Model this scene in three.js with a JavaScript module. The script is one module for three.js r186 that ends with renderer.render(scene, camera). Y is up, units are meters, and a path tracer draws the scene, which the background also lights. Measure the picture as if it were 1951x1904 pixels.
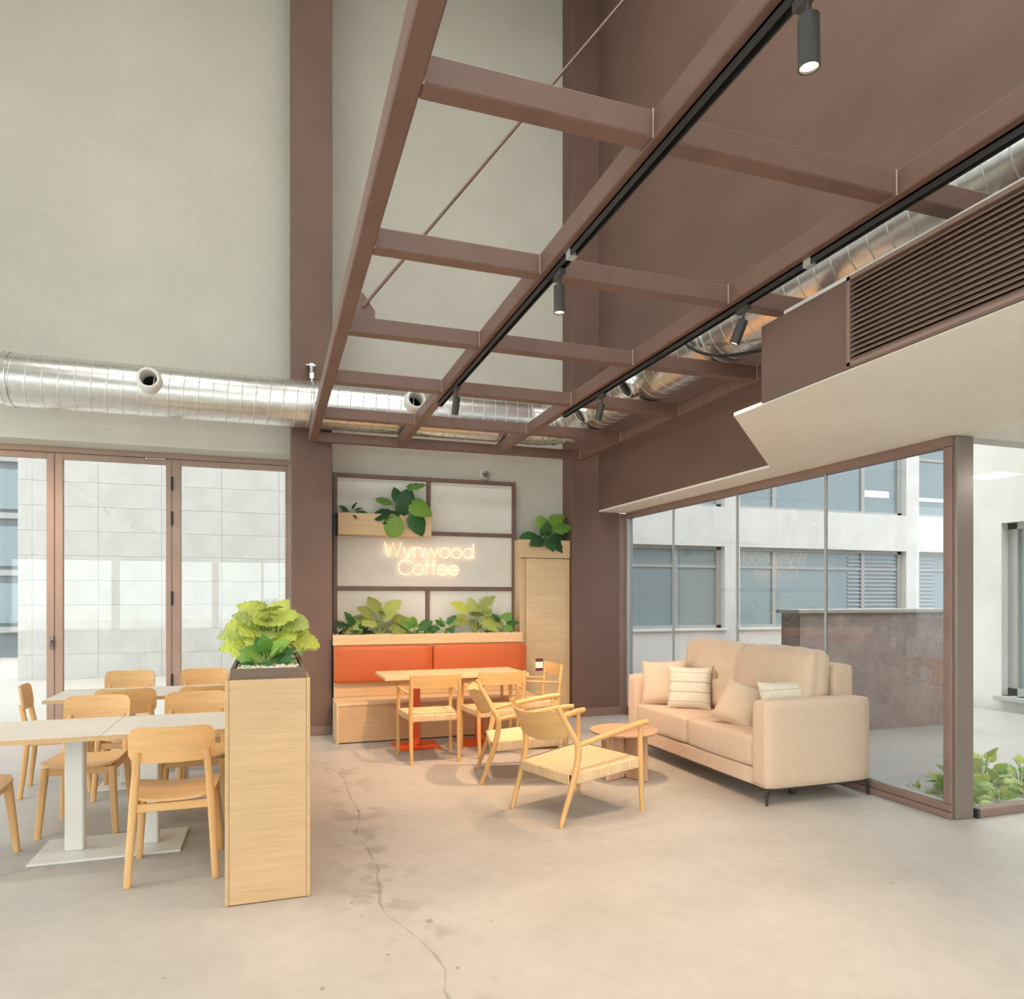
import * as THREE from 'three';
import { mergeGeometries } from 'three/addons/utils/BufferGeometryUtils.js';
import { RectAreaLightUniformsLib } from 'three/addons/lights/RectAreaLightUniformsLib.js';

// ---------------------------------------------------------------- camera, sky, exposure
const scene = new THREE.Scene();
const camera = new THREE.PerspectiveCamera(2 * Math.atan(952 / 1353.96) * 180 / Math.PI, 1951 / 1904, 0.05, 200);
camera.position.set(0, 1.5, 0);
camera.rotation.set(0, -0.3278, 0);
camera.setViewOffset(1951, 1904, 0, -188.5, 1951, 1904);      // shifted lens: verticals stay vertical
scene.add(camera);
const renderer = new THREE.WebGLRenderer({ antialias: true });
renderer.toneMapping = THREE.LinearToneMapping;
renderer.toneMappingExposure = 1.05;
renderer.shadowMap.enabled = true;
RectAreaLightUniformsLib.init();
{ // bright overcast sky, a little brighter towards the zenith
  const W = 64, H = 32, d = new Float32Array(W * H * 4);
  for (let j = 0; j < H; j++) for (let i = 0; i < W; i++) {
    const e = Math.sin(((j + 0.5) / H - 0.5) * Math.PI), k = e < 0 ? 0.75 : 0.75 + 0.35 * e;
    const o = (j * W + i) * 4; d[o] = 0.93 * k; d[o + 1] = 0.98 * k; d[o + 2] = 1.0 * k; d[o + 3] = 1;
  }
  const t = new THREE.DataTexture(d, W, H, THREE.RGBAFormat, THREE.FloatType);
  t.mapping = THREE.EquirectangularReflectionMapping; t.magFilter = THREE.LinearFilter; t.needsUpdate = true;
  scene.background = t; scene.backgroundIntensity = 6.5;
}

// ---------------------------------------------------------------- helpers
let seed = 7;
const rnd = () => { seed = (seed + 0x6D2B79F5) | 0; let t = Math.imul(seed ^ (seed >>> 15), 1 | seed); t = (t + Math.imul(t ^ (t >>> 7), 61 | t)) ^ t; return ((t ^ (t >>> 14)) >>> 0) / 4294967296; };
const rr = (a, b) => a + (b - a) * rnd();
const V = (x, y, z) => new THREE.Vector3(x, y, z);
const lerp = (a, b, t) => a + (b - a) * t;
const clamp = (x, a, b) => Math.min(b, Math.max(a, x));
const sstep = (a, b, x) => { const t = clamp((x - a) / (b - a), 0, 1); return t * t * (3 - 2 * t); };

const used = {};
function numbered(name) { const n = used[name] = (used[name] ?? -1) + 1; return n ? `${name}_${String(n).padStart(3, '0')}` : name; }
function mesh(name, geo, mat, parent) {
  const m = new THREE.Mesh(geo, mat); m.name = name; m.castShadow = m.receiveShadow = true; parent.add(m); return m;
}
function tag(o, label, category, group) { o.userData.label = label; if (category) o.userData.category = category; if (group) o.userData.group = group; return o; }
function thing(name, label, category, pos = [0, 0, 0], turn = 0, group) {
  const o = new THREE.Group(); o.name = numbered(name); scene.add(o); o.position.set(...pos); o.rotation.y = turn; return tag(o, label, category, group);
}
function struct(name, geo, mat, label, category = 'structure') {
  const m = mesh(numbered(name), geo, mat, scene); m.userData = { kind: 'structure', label, category }; return m;
}
function structGroup(name, label, category) { const o = thing(name, label, category); o.userData.kind = 'structure'; return o; }
function copyOf(root, label, pos, turn) {
  const c = root.clone(true); c.name = numbered(root.name.replace(/_\d{3}$/, '')); c.userData = { ...root.userData, label }; c.position.set(...pos); c.rotation.y = turn; scene.add(c); return c;
}
// planar uv in metres: grain runs along the axis g
function uvm(geo, g = 'x', s = 1, ox = 0, oy = 0) {
  if (geo.index) geo = geo.toNonIndexed();
  const p = geo.attributes.position, n = geo.attributes.normal, uv = new Float32Array(p.count * 2), gi = 'xyz'.indexOf(g);
  for (let i = 0; i < p.count; i += 3) {
    const nx = n.getX(i) + n.getX(i + 1) + n.getX(i + 2), ny = n.getY(i) + n.getY(i + 1) + n.getY(i + 2), nz = n.getZ(i) + n.getZ(i + 1) + n.getZ(i + 2);
    const a = [Math.abs(nx), Math.abs(ny), Math.abs(nz)]; const k = a.indexOf(Math.max(...a));
    const ax = [0, 1, 2].filter(q => q !== k); let u = ax[0], v = ax[1];
    if (v === gi) [u, v] = [v, u];
    for (let j = i; j < i + 3; j++) { const c = [p.getX(j), p.getY(j), p.getZ(j)]; uv[j * 2] = c[u] / s + ox; uv[j * 2 + 1] = c[v] / s + oy; }
  }
  geo.setAttribute('uv', new THREE.BufferAttribute(uv, 2)); return geo;
}
const clean = g => { const q = g.index ? g.toNonIndexed() : g; for (const k of Object.keys(q.attributes)) if (!['position', 'normal', 'uv'].includes(k)) q.deleteAttribute(k); return q; };
const merge = (...gs) => mergeGeometries(gs.flat().map(clean));
// chamfered box between two corners
function box(x0, x1, y0, y1, z0, z1, b = 0, g = 'x') {
  const w = x1 - x0, h = y1 - y0, d = z1 - z0, cx = (x0 + x1) / 2, cy = (y0 + y1) / 2, cz = (z0 + z1) / 2;
  b = Math.min(b, w * 0.45, h * 0.45, d * 0.45);
  if (b <= 0) { const q = new THREE.BoxGeometry(w, h, d); q.translate(cx, cy, cz); return uvm(q, g); }
  const H = [w / 2, h / 2, d / 2], pos = [];
  const tri = (a, c, e) => { const n = V().crossVectors(V(...c).sub(V(...a)), V(...e).sub(V(...a))); const m = V(a[0] + c[0] + e[0], a[1] + c[1] + e[1], a[2] + c[2] + e[2]); pos.push(...(n.dot(m) < 0 ? [...a, ...e, ...c] : [...a, ...c, ...e])); };
  const quad = (a, c, e, f) => { tri(a, c, e); tri(a, e, f); };
  const pt = (k, s) => [0, 1, 2].map(i => s[i] * (i === k ? H[i] : H[i] - b)); // corner of face k
  for (let k = 0; k < 3; k++) for (const s of [-1, 1]) {
    const [i, j] = [0, 1, 2].filter(q => q !== k); const q = (si, sj) => { const v = [0, 0, 0]; v[k] = s; v[i] = si; v[j] = sj; return pt(k, v); };
    quad(q(-1, -1), q(1, -1), q(1, 1), q(-1, 1));
  }
  for (let k = 0; k < 3; k++) { // edges along k
    const [i, j] = [0, 1, 2].filter(q => q !== k);
    for (const si of [-1, 1]) for (const sj of [-1, 1]) { const e = (f, sk) => { const v = [0, 0, 0]; v[k] = sk; v[i] = si; v[j] = sj; return pt(f, v); }; quad(e(i, -1), e(i, 1), e(j, 1), e(j, -1)); }
  }
  for (const a of [-1, 1]) for (const c of [-1, 1]) for (const e of [-1, 1]) tri(pt(0, [a, c, e]), pt(1, [a, c, e]), pt(2, [a, c, e]));
  const q = new THREE.BufferGeometry(); q.setAttribute('position', new THREE.Float32BufferAttribute(pos, 3)); q.computeVertexNormals(); q.translate(cx, cy, cz); return uvm(q, g);
}
// swept limb with changing radius; flat < 1 squashes the section along the second axis; square > 2 gives a squarer section
function limb(pts, rad, { seg = 10, n = 0, flat = 1, square = 2, curve = true, cap = true } = {}) {
  pts = pts.map(p => V(...p)); n = n || (pts.length > 2 ? pts.length * 4 : 2);
  const c = curve && pts.length > 2 ? new THREE.CatmullRomCurve3(pts, false, 'catmullrom', 0.5) : null;
  const P = [], R = [];
  if (c) for (let i = 0; i <= n; i++) { P.push(c.getPoint(i / n)); R.push(0); } else P.push(...pts);
  const m = P.length;
  for (let i = 0; i < m; i++) { const t = i / (m - 1) * (rad.length - 1), k = Math.min(Math.floor(t), rad.length - 2); R[i] = rad.length > 1 ? lerp(rad[k], rad[k + 1], t - k) : rad[0]; }
  const pos = [], uv = [], idx = []; let nor = null, len = 0;
  for (let i = 0; i < m; i++) {
    const tg = V().subVectors(P[Math.min(i + 1, m - 1)], P[Math.max(i - 1, 0)]).normalize();
    if (!nor) nor = Math.abs(tg.x) < 0.8 ? V(1, 0, 0) : V(0, 0, 1);
    nor = nor.clone().addScaledVector(tg, -nor.dot(tg)).normalize(); const bin = V().crossVectors(tg, nor);
    if (i) len += P[i].distanceTo(P[i - 1]);
    for (let j = 0; j <= seg; j++) {
      const a = j / seg * Math.PI * 2 + Math.PI / 4, ca = Math.cos(a), sa = Math.sin(a), k = Math.pow(Math.pow(Math.abs(ca), square) + Math.pow(Math.abs(sa), square), -1 / square) * R[i];
      const q = P[i].clone().addScaledVector(nor, ca * k).addScaledVector(bin, sa * k * flat); pos.push(q.x, q.y, q.z); uv.push(len, j / seg * R[i] * 6.28);
    }
  }
  for (let i = 0; i < m - 1; i++) for (let j = 0; j < seg; j++) { const a = i * (seg + 1) + j, b = a + seg + 1; idx.push(a, a + 1, b, b, a + 1, b + 1); }
  const g = new THREE.BufferGeometry(); g.setAttribute('position', new THREE.Float32BufferAttribute(pos, 3)); g.setAttribute('uv', new THREE.Float32BufferAttribute(uv, 2)); g.setIndex(idx); g.computeVertexNormals();
  { // weld normals over the seam
    const N = g.attributes.normal; for (let i = 0; i < m; i++) { const a = i * (seg + 1), b = a + seg; const v = V(N.getX(a) + N.getX(b), N.getY(a) + N.getY(b), N.getZ(a) + N.getZ(b)).normalize(); N.setXYZ(a, v.x, v.y, v.z); N.setXYZ(b, v.x, v.y, v.z); } }
  const out = [g.toNonIndexed()];
  if (cap) for (const e of [0, m - 1]) {
    const cp = [], cu = [], c0 = P[e];
    for (let j = 0; j < seg; j++) { const a = (e * (seg + 1) + j) * 3, b = a + 3; const A = [pos[a], pos[a + 1], pos[a + 2]], B = [pos[b], pos[b + 1], pos[b + 2]]; cp.push(...(e ? [c0.x, c0.y, c0.z, ...A, ...B] : [c0.x, c0.y, c0.z, ...B, ...A])); cu.push(0, 0, 0.01, 0, 0, 0.01); }
    const q = new THREE.BufferGeometry(); q.setAttribute('position', new THREE.Float32BufferAttribute(cp, 3)); q.setAttribute('uv', new THREE.Float32BufferAttribute(cu, 2)); q.computeVertexNormals(); out.push(q);
  }
  return mergeGeometries(out);
}
// thick sheet over a rounded rectangle w x h (in x, y) bent to z = bend(x, y)
function sheet(w, h, r, t, bend = () => 0, nu = 14, nv = 8, half = null) {
  const rows = []; const ys = [];
  for (let j = 0; j <= nv; j++) { const s = j / nv; ys.push(-h / 2 + h * (0.5 - 0.5 * Math.cos(Math.PI * s)) * 0.6 + h * s * 0.4); }
  ys.forEach((y, j) => { const k = Math.max(0, Math.abs(y) - (h / 2 - r)); let hw = w / 2 - (r - Math.sqrt(Math.max(0, r * r - k * k))); if (half) hw *= half((y + h / 2) / h); hw = Math.max(hw, w * 0.25);
    const row = []; for (let i = 0; i <= nu; i++) { const x = lerp(-hw, hw, i / nu); row.push([x, y]); } rows.push(row); });
  const pos = [], uv = [], idx = []; const e = 1e-3;
  const side = sg => { const o = pos.length / 3; for (const row of rows) for (const [x, y] of row) { const z = bend(x, y), n = V(-(bend(x + e, y) - z) / e, -(bend(x, y + e) - z) / e, 1).normalize(); pos.push(x + n.x * sg * t / 2, y + n.y * sg * t / 2, z + n.z * sg * t / 2); uv.push(x, y); } return o; };
  const A = side(1), B = side(-1), W = nu + 1;
  for (let j = 0; j < nv; j++) for (let i = 0; i < nu; i++) { const a = j * W + i; idx.push(A + a, A + a + 1, A + a + W, A + a + W, A + a + 1, A + a + W + 1); idx.push(B + a, B + a + W, B + a + 1, B + a + W, B + a + W + 1, B + a + 1); }
  const g = new THREE.BufferGeometry(); g.setAttribute('position', new THREE.Float32BufferAttribute(pos, 3)); g.setAttribute('uv', new THREE.Float32BufferAttribute(uv, 2)); g.setIndex(idx); g.computeVertexNormals();
  const ring = []; for (let i = 0; i < nu; i++) ring.push(i); for (let j = 0; j < nv; j++) ring.push(j * W + nu); for (let i = nu; i > 0; i--) ring.push(nv * W + i); for (let j = nv; j > 0; j--) ring.push(j * W);
  const rp = [], ru = [];
  ring.forEach((a, k) => { const b = ring[(k + 1) % ring.length]; const q = i => [pos[i * 3], pos[i * 3 + 1], pos[i * 3 + 2]]; rp.push(...q(A + a), ...q(B + a), ...q(A + b), ...q(A + b), ...q(B + a), ...q(B + b)); for (const z of [0, 1, 0, 0, 1, 1]) ru.push(k * 0.02, z * t); });
  const q = new THREE.BufferGeometry(); q.setAttribute('position', new THREE.Float32BufferAttribute(rp, 3)); q.setAttribute('uv', new THREE.Float32BufferAttribute(ru, 2)); q.computeVertexNormals();
  return mergeGeometries([g.toNonIndexed(), q]);
}
// soft upholstered block: rounded box with bulge and gentle creases
function soft(w, h, d, r, { bulge = [0, 0, 0], wave = 0, n = 12, sd = 1, f = 9 } = {}) {
  const g = new THREE.BoxGeometry(w, h, d, n, n, n), p = g.attributes.position; const H = [w / 2, h / 2, d / 2];
  for (let i = 0; i < p.count; i++) {
    const c = [p.getX(i), p.getY(i), p.getZ(i)], q = c.map((v, k) => clamp(v, -H[k] + r, H[k] - r)), o = V(c[0] - q[0], c[1] - q[1], c[2] - q[2]); const l = o.length(); if (l > 0) o.multiplyScalar(r / l);
    const a = q.map((v, k) => v / H[k]);
    const bl = k => { const [i1, i2] = [0, 1, 2].filter(z => z !== k); return bulge[k] * (1 - a[i1] ** 2) * (1 - a[i2] ** 2) * Math.sign(c[k]) * (Math.abs(c[k]) / H[k]) ** 2; };
    const nz = wave ? wave * (Math.sin(f * c[0] + 3 * c[1] * f / 4 + sd * 1.7) * Math.sin(f * 0.8 * c[1] - f * 0.5 * c[0] + sd) + 0.5 * Math.sin(f * 2.3 * c[0] + sd * 4 + f * c[2])) : 0;
    const nn = l > 0 ? o.clone().normalize() : V();
    p.setXYZ(i, q[0] + o.x + bl(0) + nn.x * nz, q[1] + o.y + bl(1) + nn.y * nz, q[2] + o.z + bl(2) + nn.z * nz);
  }
  g.computeVertexNormals();
  { const N = g.attributes.normal, m = new Map(), key = i => `${p.getX(i).toFixed(4)},${p.getY(i).toFixed(4)},${p.getZ(i).toFixed(4)}`;
    for (let i = 0; i < p.count; i++) { const k = key(i); if (!m.has(k)) m.set(k, V()); m.get(k).add(V(N.getX(i), N.getY(i), N.getZ(i))); }
    for (let i = 0; i < p.count; i++) { const v = m.get(key(i)).clone().normalize(); N.setXYZ(i, v.x, v.y, v.z); } }
  return uvm(g, 'x');
}
// scatter cushion in the xy plane
function pillow(w, h, t, sd = 1) {
  const n = 18, pos = [], uv = [], idx = [];
  for (const s of [1, -1]) for (let j = 0; j <= n; j++) for (let i = 0; i <= n; i++) {
    const u = i / n * 2 - 1, v = j / n * 2 - 1, e = (1 - u ** 4) * (1 - v ** 4), pin = 1 - 0.07 * (1 - Math.abs(u) ** 2) * v * v, pin2 = 1 - 0.07 * (1 - Math.abs(v) ** 2) * u * u;
    const z = s * (0.006 + t / 2 * Math.pow(Math.max(e, 0), 0.6) * (1 + 0.05 * Math.sin(5 * u + sd) * Math.sin(4 * v + 2 * sd)));
    pos.push(u * w / 2 * pin2, v * h / 2 * pin, z); uv.push(u * w / 2, v * h / 2);
  }
  const W = n + 1, B = W * W;
  for (let j = 0; j < n; j++) for (let i = 0; i < n; i++) { const a = j * W + i; idx.push(a, a + 1, a + W, a + W, a + 1, a + W + 1, B + a, B + a + W, B + a + 1, B + a + W, B + a + W + 1, B + a + 1); }
  const ring = []; for (let i = 0; i < n; i++) ring.push(i); for (let j = 0; j < n; j++) ring.push(j * W + n); for (let i = n; i > 0; i--) ring.push(n * W + i); for (let j = n; j > 0; j--) ring.push(j * W);
  ring.forEach((a, k) => { const b = ring[(k + 1) % ring.length]; idx.push(a, B + a, b, b, B + a, B + b); });
  const g = new THREE.BufferGeometry(); g.setAttribute('position', new THREE.Float32BufferAttribute(pos, 3)); g.setAttribute('uv', new THREE.Float32BufferAttribute(uv, 2)); g.setIndex(idx); g.computeVertexNormals(); return g;
}
function prism(pts, y0, y1) { // polygon in x,z extruded upwards
  const s = new THREE.Shape(pts.map(([x, z]) => new THREE.Vector2(x, -z))); const g = new THREE.ExtrudeGeometry(s, { depth: y1 - y0, bevelEnabled: false }); g.rotateX(-Math.PI / 2); g.translate(0, y0, 0); return uvm(g);
}
const cyl = (r0, r1, h, n = 20, open = false) => new THREE.CylinderGeometry(r1, r0, h, n, 1, open);

// ---------------------------------------------------------------- textures
const hash = (x, y, s) => { let h = Math.imul(x, 374761393) ^ Math.imul(y, 668265263) ^ Math.imul(s, 1274126177); h = Math.imul(h ^ (h >>> 13), 1274126177); return ((h ^ (h >>> 16)) >>> 0) / 4294967296; };
function vn(x, y, px, py, s) { // tileable value noise
  const xi = Math.floor(x), yi = Math.floor(y), fx = x - xi, fy = y - yi, u = fx * fx * (3 - 2 * fx), v = fy * fy * (3 - 2 * fy);
  const m = (a, n) => ((a % n) + n) % n, x0 = m(xi, px), x1 = m(xi + 1, px), y0 = m(yi, py), y1 = m(yi + 1, py);
  return lerp(lerp(hash(x0, y0, s), hash(x1, y0, s), u), lerp(hash(x0, y1, s), hash(x1, y1, s), u), v);
}
function fbm(u, v, fx, fy, o, s) { let a = 0, w = 0.5, t = 0; for (let i = 0; i < o; i++) { a += w * vn(u * fx, v * fy, fx, fy, s + i); t += w; w *= 0.5; fx *= 2; fy *= 2; } return a / t; }
function tex(w, h, fn, srgb = true, rep = 1) {
  const d = new Uint8Array(w * h * 4);
  for (let j = 0; j < h; j++) for (let i = 0; i < w; i++) { const c = fn((i + 0.5) / w, (j + 0.5) / h, i, j), o = (j * w + i) * 4; if (typeof c === 'number') d[o] = d[o + 1] = d[o + 2] = clamp(c, 0, 1) * 255; else for (let k = 0; k < 3; k++) d[o + k] = clamp(c[k], 0, 1) * 255; d[o + 3] = 255; }
  const t = new THREE.DataTexture(d, w, h); t.magFilter = THREE.LinearFilter; t.minFilter = THREE.LinearMipmapLinearFilter; t.generateMipmaps = true; t.wrapS = t.wrapT = THREE.RepeatWrapping; if (srgb) t.colorSpace = THREE.SRGBColorSpace; t.repeat.set(rep, rep); t.needsUpdate = true; return t;
}
const mat = (o) => new THREE.MeshPhysicalMaterial(o);
const lin = (r, g, b) => new THREE.Color().setRGB(r, g, b);
const tOak = tex(512, 512, (u, v) => { const w = v + 0.012 * fbm(u, v, 3, 4, 2, 5); const a = fbm(u, w, 2, 70, 3, 11), b = fbm(u, w, 3, 14, 2, 21), c = fbm(u, w, 10, 160, 1, 31); const k = 0.90 + 0.07 * a + 0.06 * b - 0.025 * (c > 0.72 ? 1 : 0); return [k, k * 0.985, k * 0.955]; });
const tOakB = tex(512, 512, (u, v) => 0.5 + 0.35 * (fbm(u, v, 4, 120, 2, 17) - 0.5), false);
const tWall = tex(512, 512, (u, v) => { const k = 0.955 + 0.05 * fbm(u, v, 4, 4, 4, 41) + 0.02 * (fbm(u, v, 90, 90, 1, 47) - 0.5); return [k, k, k]; });
const tGrain = tex(256, 256, (u, v) => fbm(u, v, 40, 40, 3, 51), false);
const tBrown = tex(512, 512, (u, v) => { const k = 0.90 + 0.12 * fbm(u, v, 6, 3, 4, 61); return [k, k * 0.995, k * 0.99]; });
const tZinc = tex(512, 512, (u, v) => { const k = 0.90 + 0.10 * fbm(u, v, 30, 30, 3, 71); return [k, k, k]; });
const tLinen = tex(256, 256, (u, v, i, j) => { const k = 0.93 + 0.05 * ((i + j) % 2) + 0.06 * (fbm(u, v, 60, 60, 2, 81) - 0.5) + 0.02 * (fbm(u, v, 5, 5, 2, 85) - 0.5); return [k, k, k]; });
const tLinenB = tex(256, 256, (u, v, i, j) => 0.5 + 0.3 * ((i % 4 < 2) ^ (j % 4 < 2) ? 1 : -1) * 0.5 + 0.2 * (fbm(u, v, 50, 50, 1, 91) - 0.5), false);
// natural tone of paper cord, strand by strand
const tWeave = tex(256, 256, (u, v, i, j) => { const k = 0.90 + 0.08 * hash(Math.floor(i / 16), Math.floor(j / 16), 3) + 0.04 * (fbm(u, v, 60, 60, 2, 95) - 0.5); return [k, k * 0.985, k * 0.95]; });
const tWalnut = tex(512, 512, (u, v) => { const w = v + 0.03 * fbm(u, v, 2, 3, 2, 105); const a = fbm(u, w, 2, 40, 3, 111), b = fbm(u, w, 2, 9, 2, 121); const k = 0.72 + 0.2 * a + 0.22 * b; return [k, k * 0.95, k * 0.9]; });
const tStripe = tex(128, 128, (u, v) => { const s = Math.abs((v * 5) % 1 - 0.5) < 0.028 ? 0.72 : 1; const k = s * (0.94 + 0.06 * fbm(u, v, 50, 50, 1, 131)); return [k, k * 0.98, k * 0.94]; });
const CR = [[0.30, -7.2], [0.38, -6.69], [0.54, -6.33], [0.58, -6.07], [0.57, -5.46], [0.59, -5.1], [0.57, -4.9], [0.51, -4.6], [0.55, -4.33], [0.56, -4.1], [0.57, -3.97], [0.54, -3.85], [0.54, -3.72], [0.51, -3.53], [0.52, -3.38], [0.58, -3.22], [0.62, -3.09], [0.64, -3.01], [0.66, -2.91], [0.67, -2.8], [0.63, -2.65], [0.66, -2.3], [0.6, -1.9]];
const SPOT = [[0.59, -5.1, 0.012], [0.62, -5.14, 0.008], [0.38, -3.57, 0.009], [0.7, -3.25, 0.016], [0.19, -2.82, 0.010], [0.41, -3.41, 0.006], [0.47, -3.0, 0.007], [0.72, -2.8, 0.009], [0.97, -3.16, 0.005], [3.1, -2.9, 0.007], [-0.4, -3.1, 0.006]];
const FS = 12, FX = -5, FZ = -9.2;
const tFloor = tex(2048, 2048, (u, v) => {
  const x = FX + u * FS, z = FZ + v * FS;
  const a = fbm(u, v, 7, 7, 5, 141), b = fbm(u, v, 26, 26, 3, 151), c = fbm(u, v, 200, 200, 2, 161), e = fbm(u, v, 3, 9, 3, 171);
  let k = 0.90 + 0.12 * (a - 0.5) + 0.06 * (b - 0.5) + 0.05 * (c - 0.5) + 0.05 * (e - 0.5), warm = 0.5 * (a - 0.5);
  if (x > -0.3 && x < 1.5 && z > -7.3 && z < -1.8) {
    let d = 9; for (let i = 0; i < CR.length - 1; i++) { const [x0, z0] = CR[i], [x1, z1] = CR[i + 1], dx = x1 - x0, dz = z1 - z0, t = clamp(((x - x0) * dx + (z - z0) * dz) / (dx * dx + dz * dz), 0, 1); d = Math.min(d, Math.hypot(x - x0 - dx * t, z - z0 - dz * t)); }
    const j = 0.012 * (fbm(u, v, 120, 120, 2, 181) - 0.5), near = sstep(0.30, 0.02, d), blot = fbm(u, v, 90, 90, 4, 191);
    if (d + j < 0.003) k *= 0.84; else if (d + j < 0.006) k *= 0.93;
    k *= 1 - 0.12 * near * sstep(0.55, 0.72, blot); warm += 0.25 * near * sstep(0.5, 0.7, blot);
  }
  for (const [sx, sz, r] of SPOT) { const d = Math.hypot(x - sx, (z - sz) * 0.7); if (d < r) k *= 0.8; }
  return [k * (1 + 0.02 * warm), k, k * (1 - 0.06 * warm)];
});
const tFloorR = tex(512, 512, (u, v) => 0.75 + 0.25 * fbm(u, v, 8, 8, 4, 201), false);
const tStone = tex(256, 256, (u, v) => { const k = 0.95 + 0.08 * (fbm(u, v, 8, 8, 4, 211) - 0.5); return [k, k * 0.995, k * 0.985]; });
const tRed = tex(256, 256, (u, v) => { const k = 0.88 + 0.2 * (fbm(u, v, 8, 8, 4, 221) - 0.5) + 0.1 * (fbm(u, v, 80, 80, 1, 225) - 0.5); return [k, k, k]; });
const cl = (t, rx, ry = rx) => { const c = t.clone(); c.repeat.set(rx, ry); c.needsUpdate = true; return c; };

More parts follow.
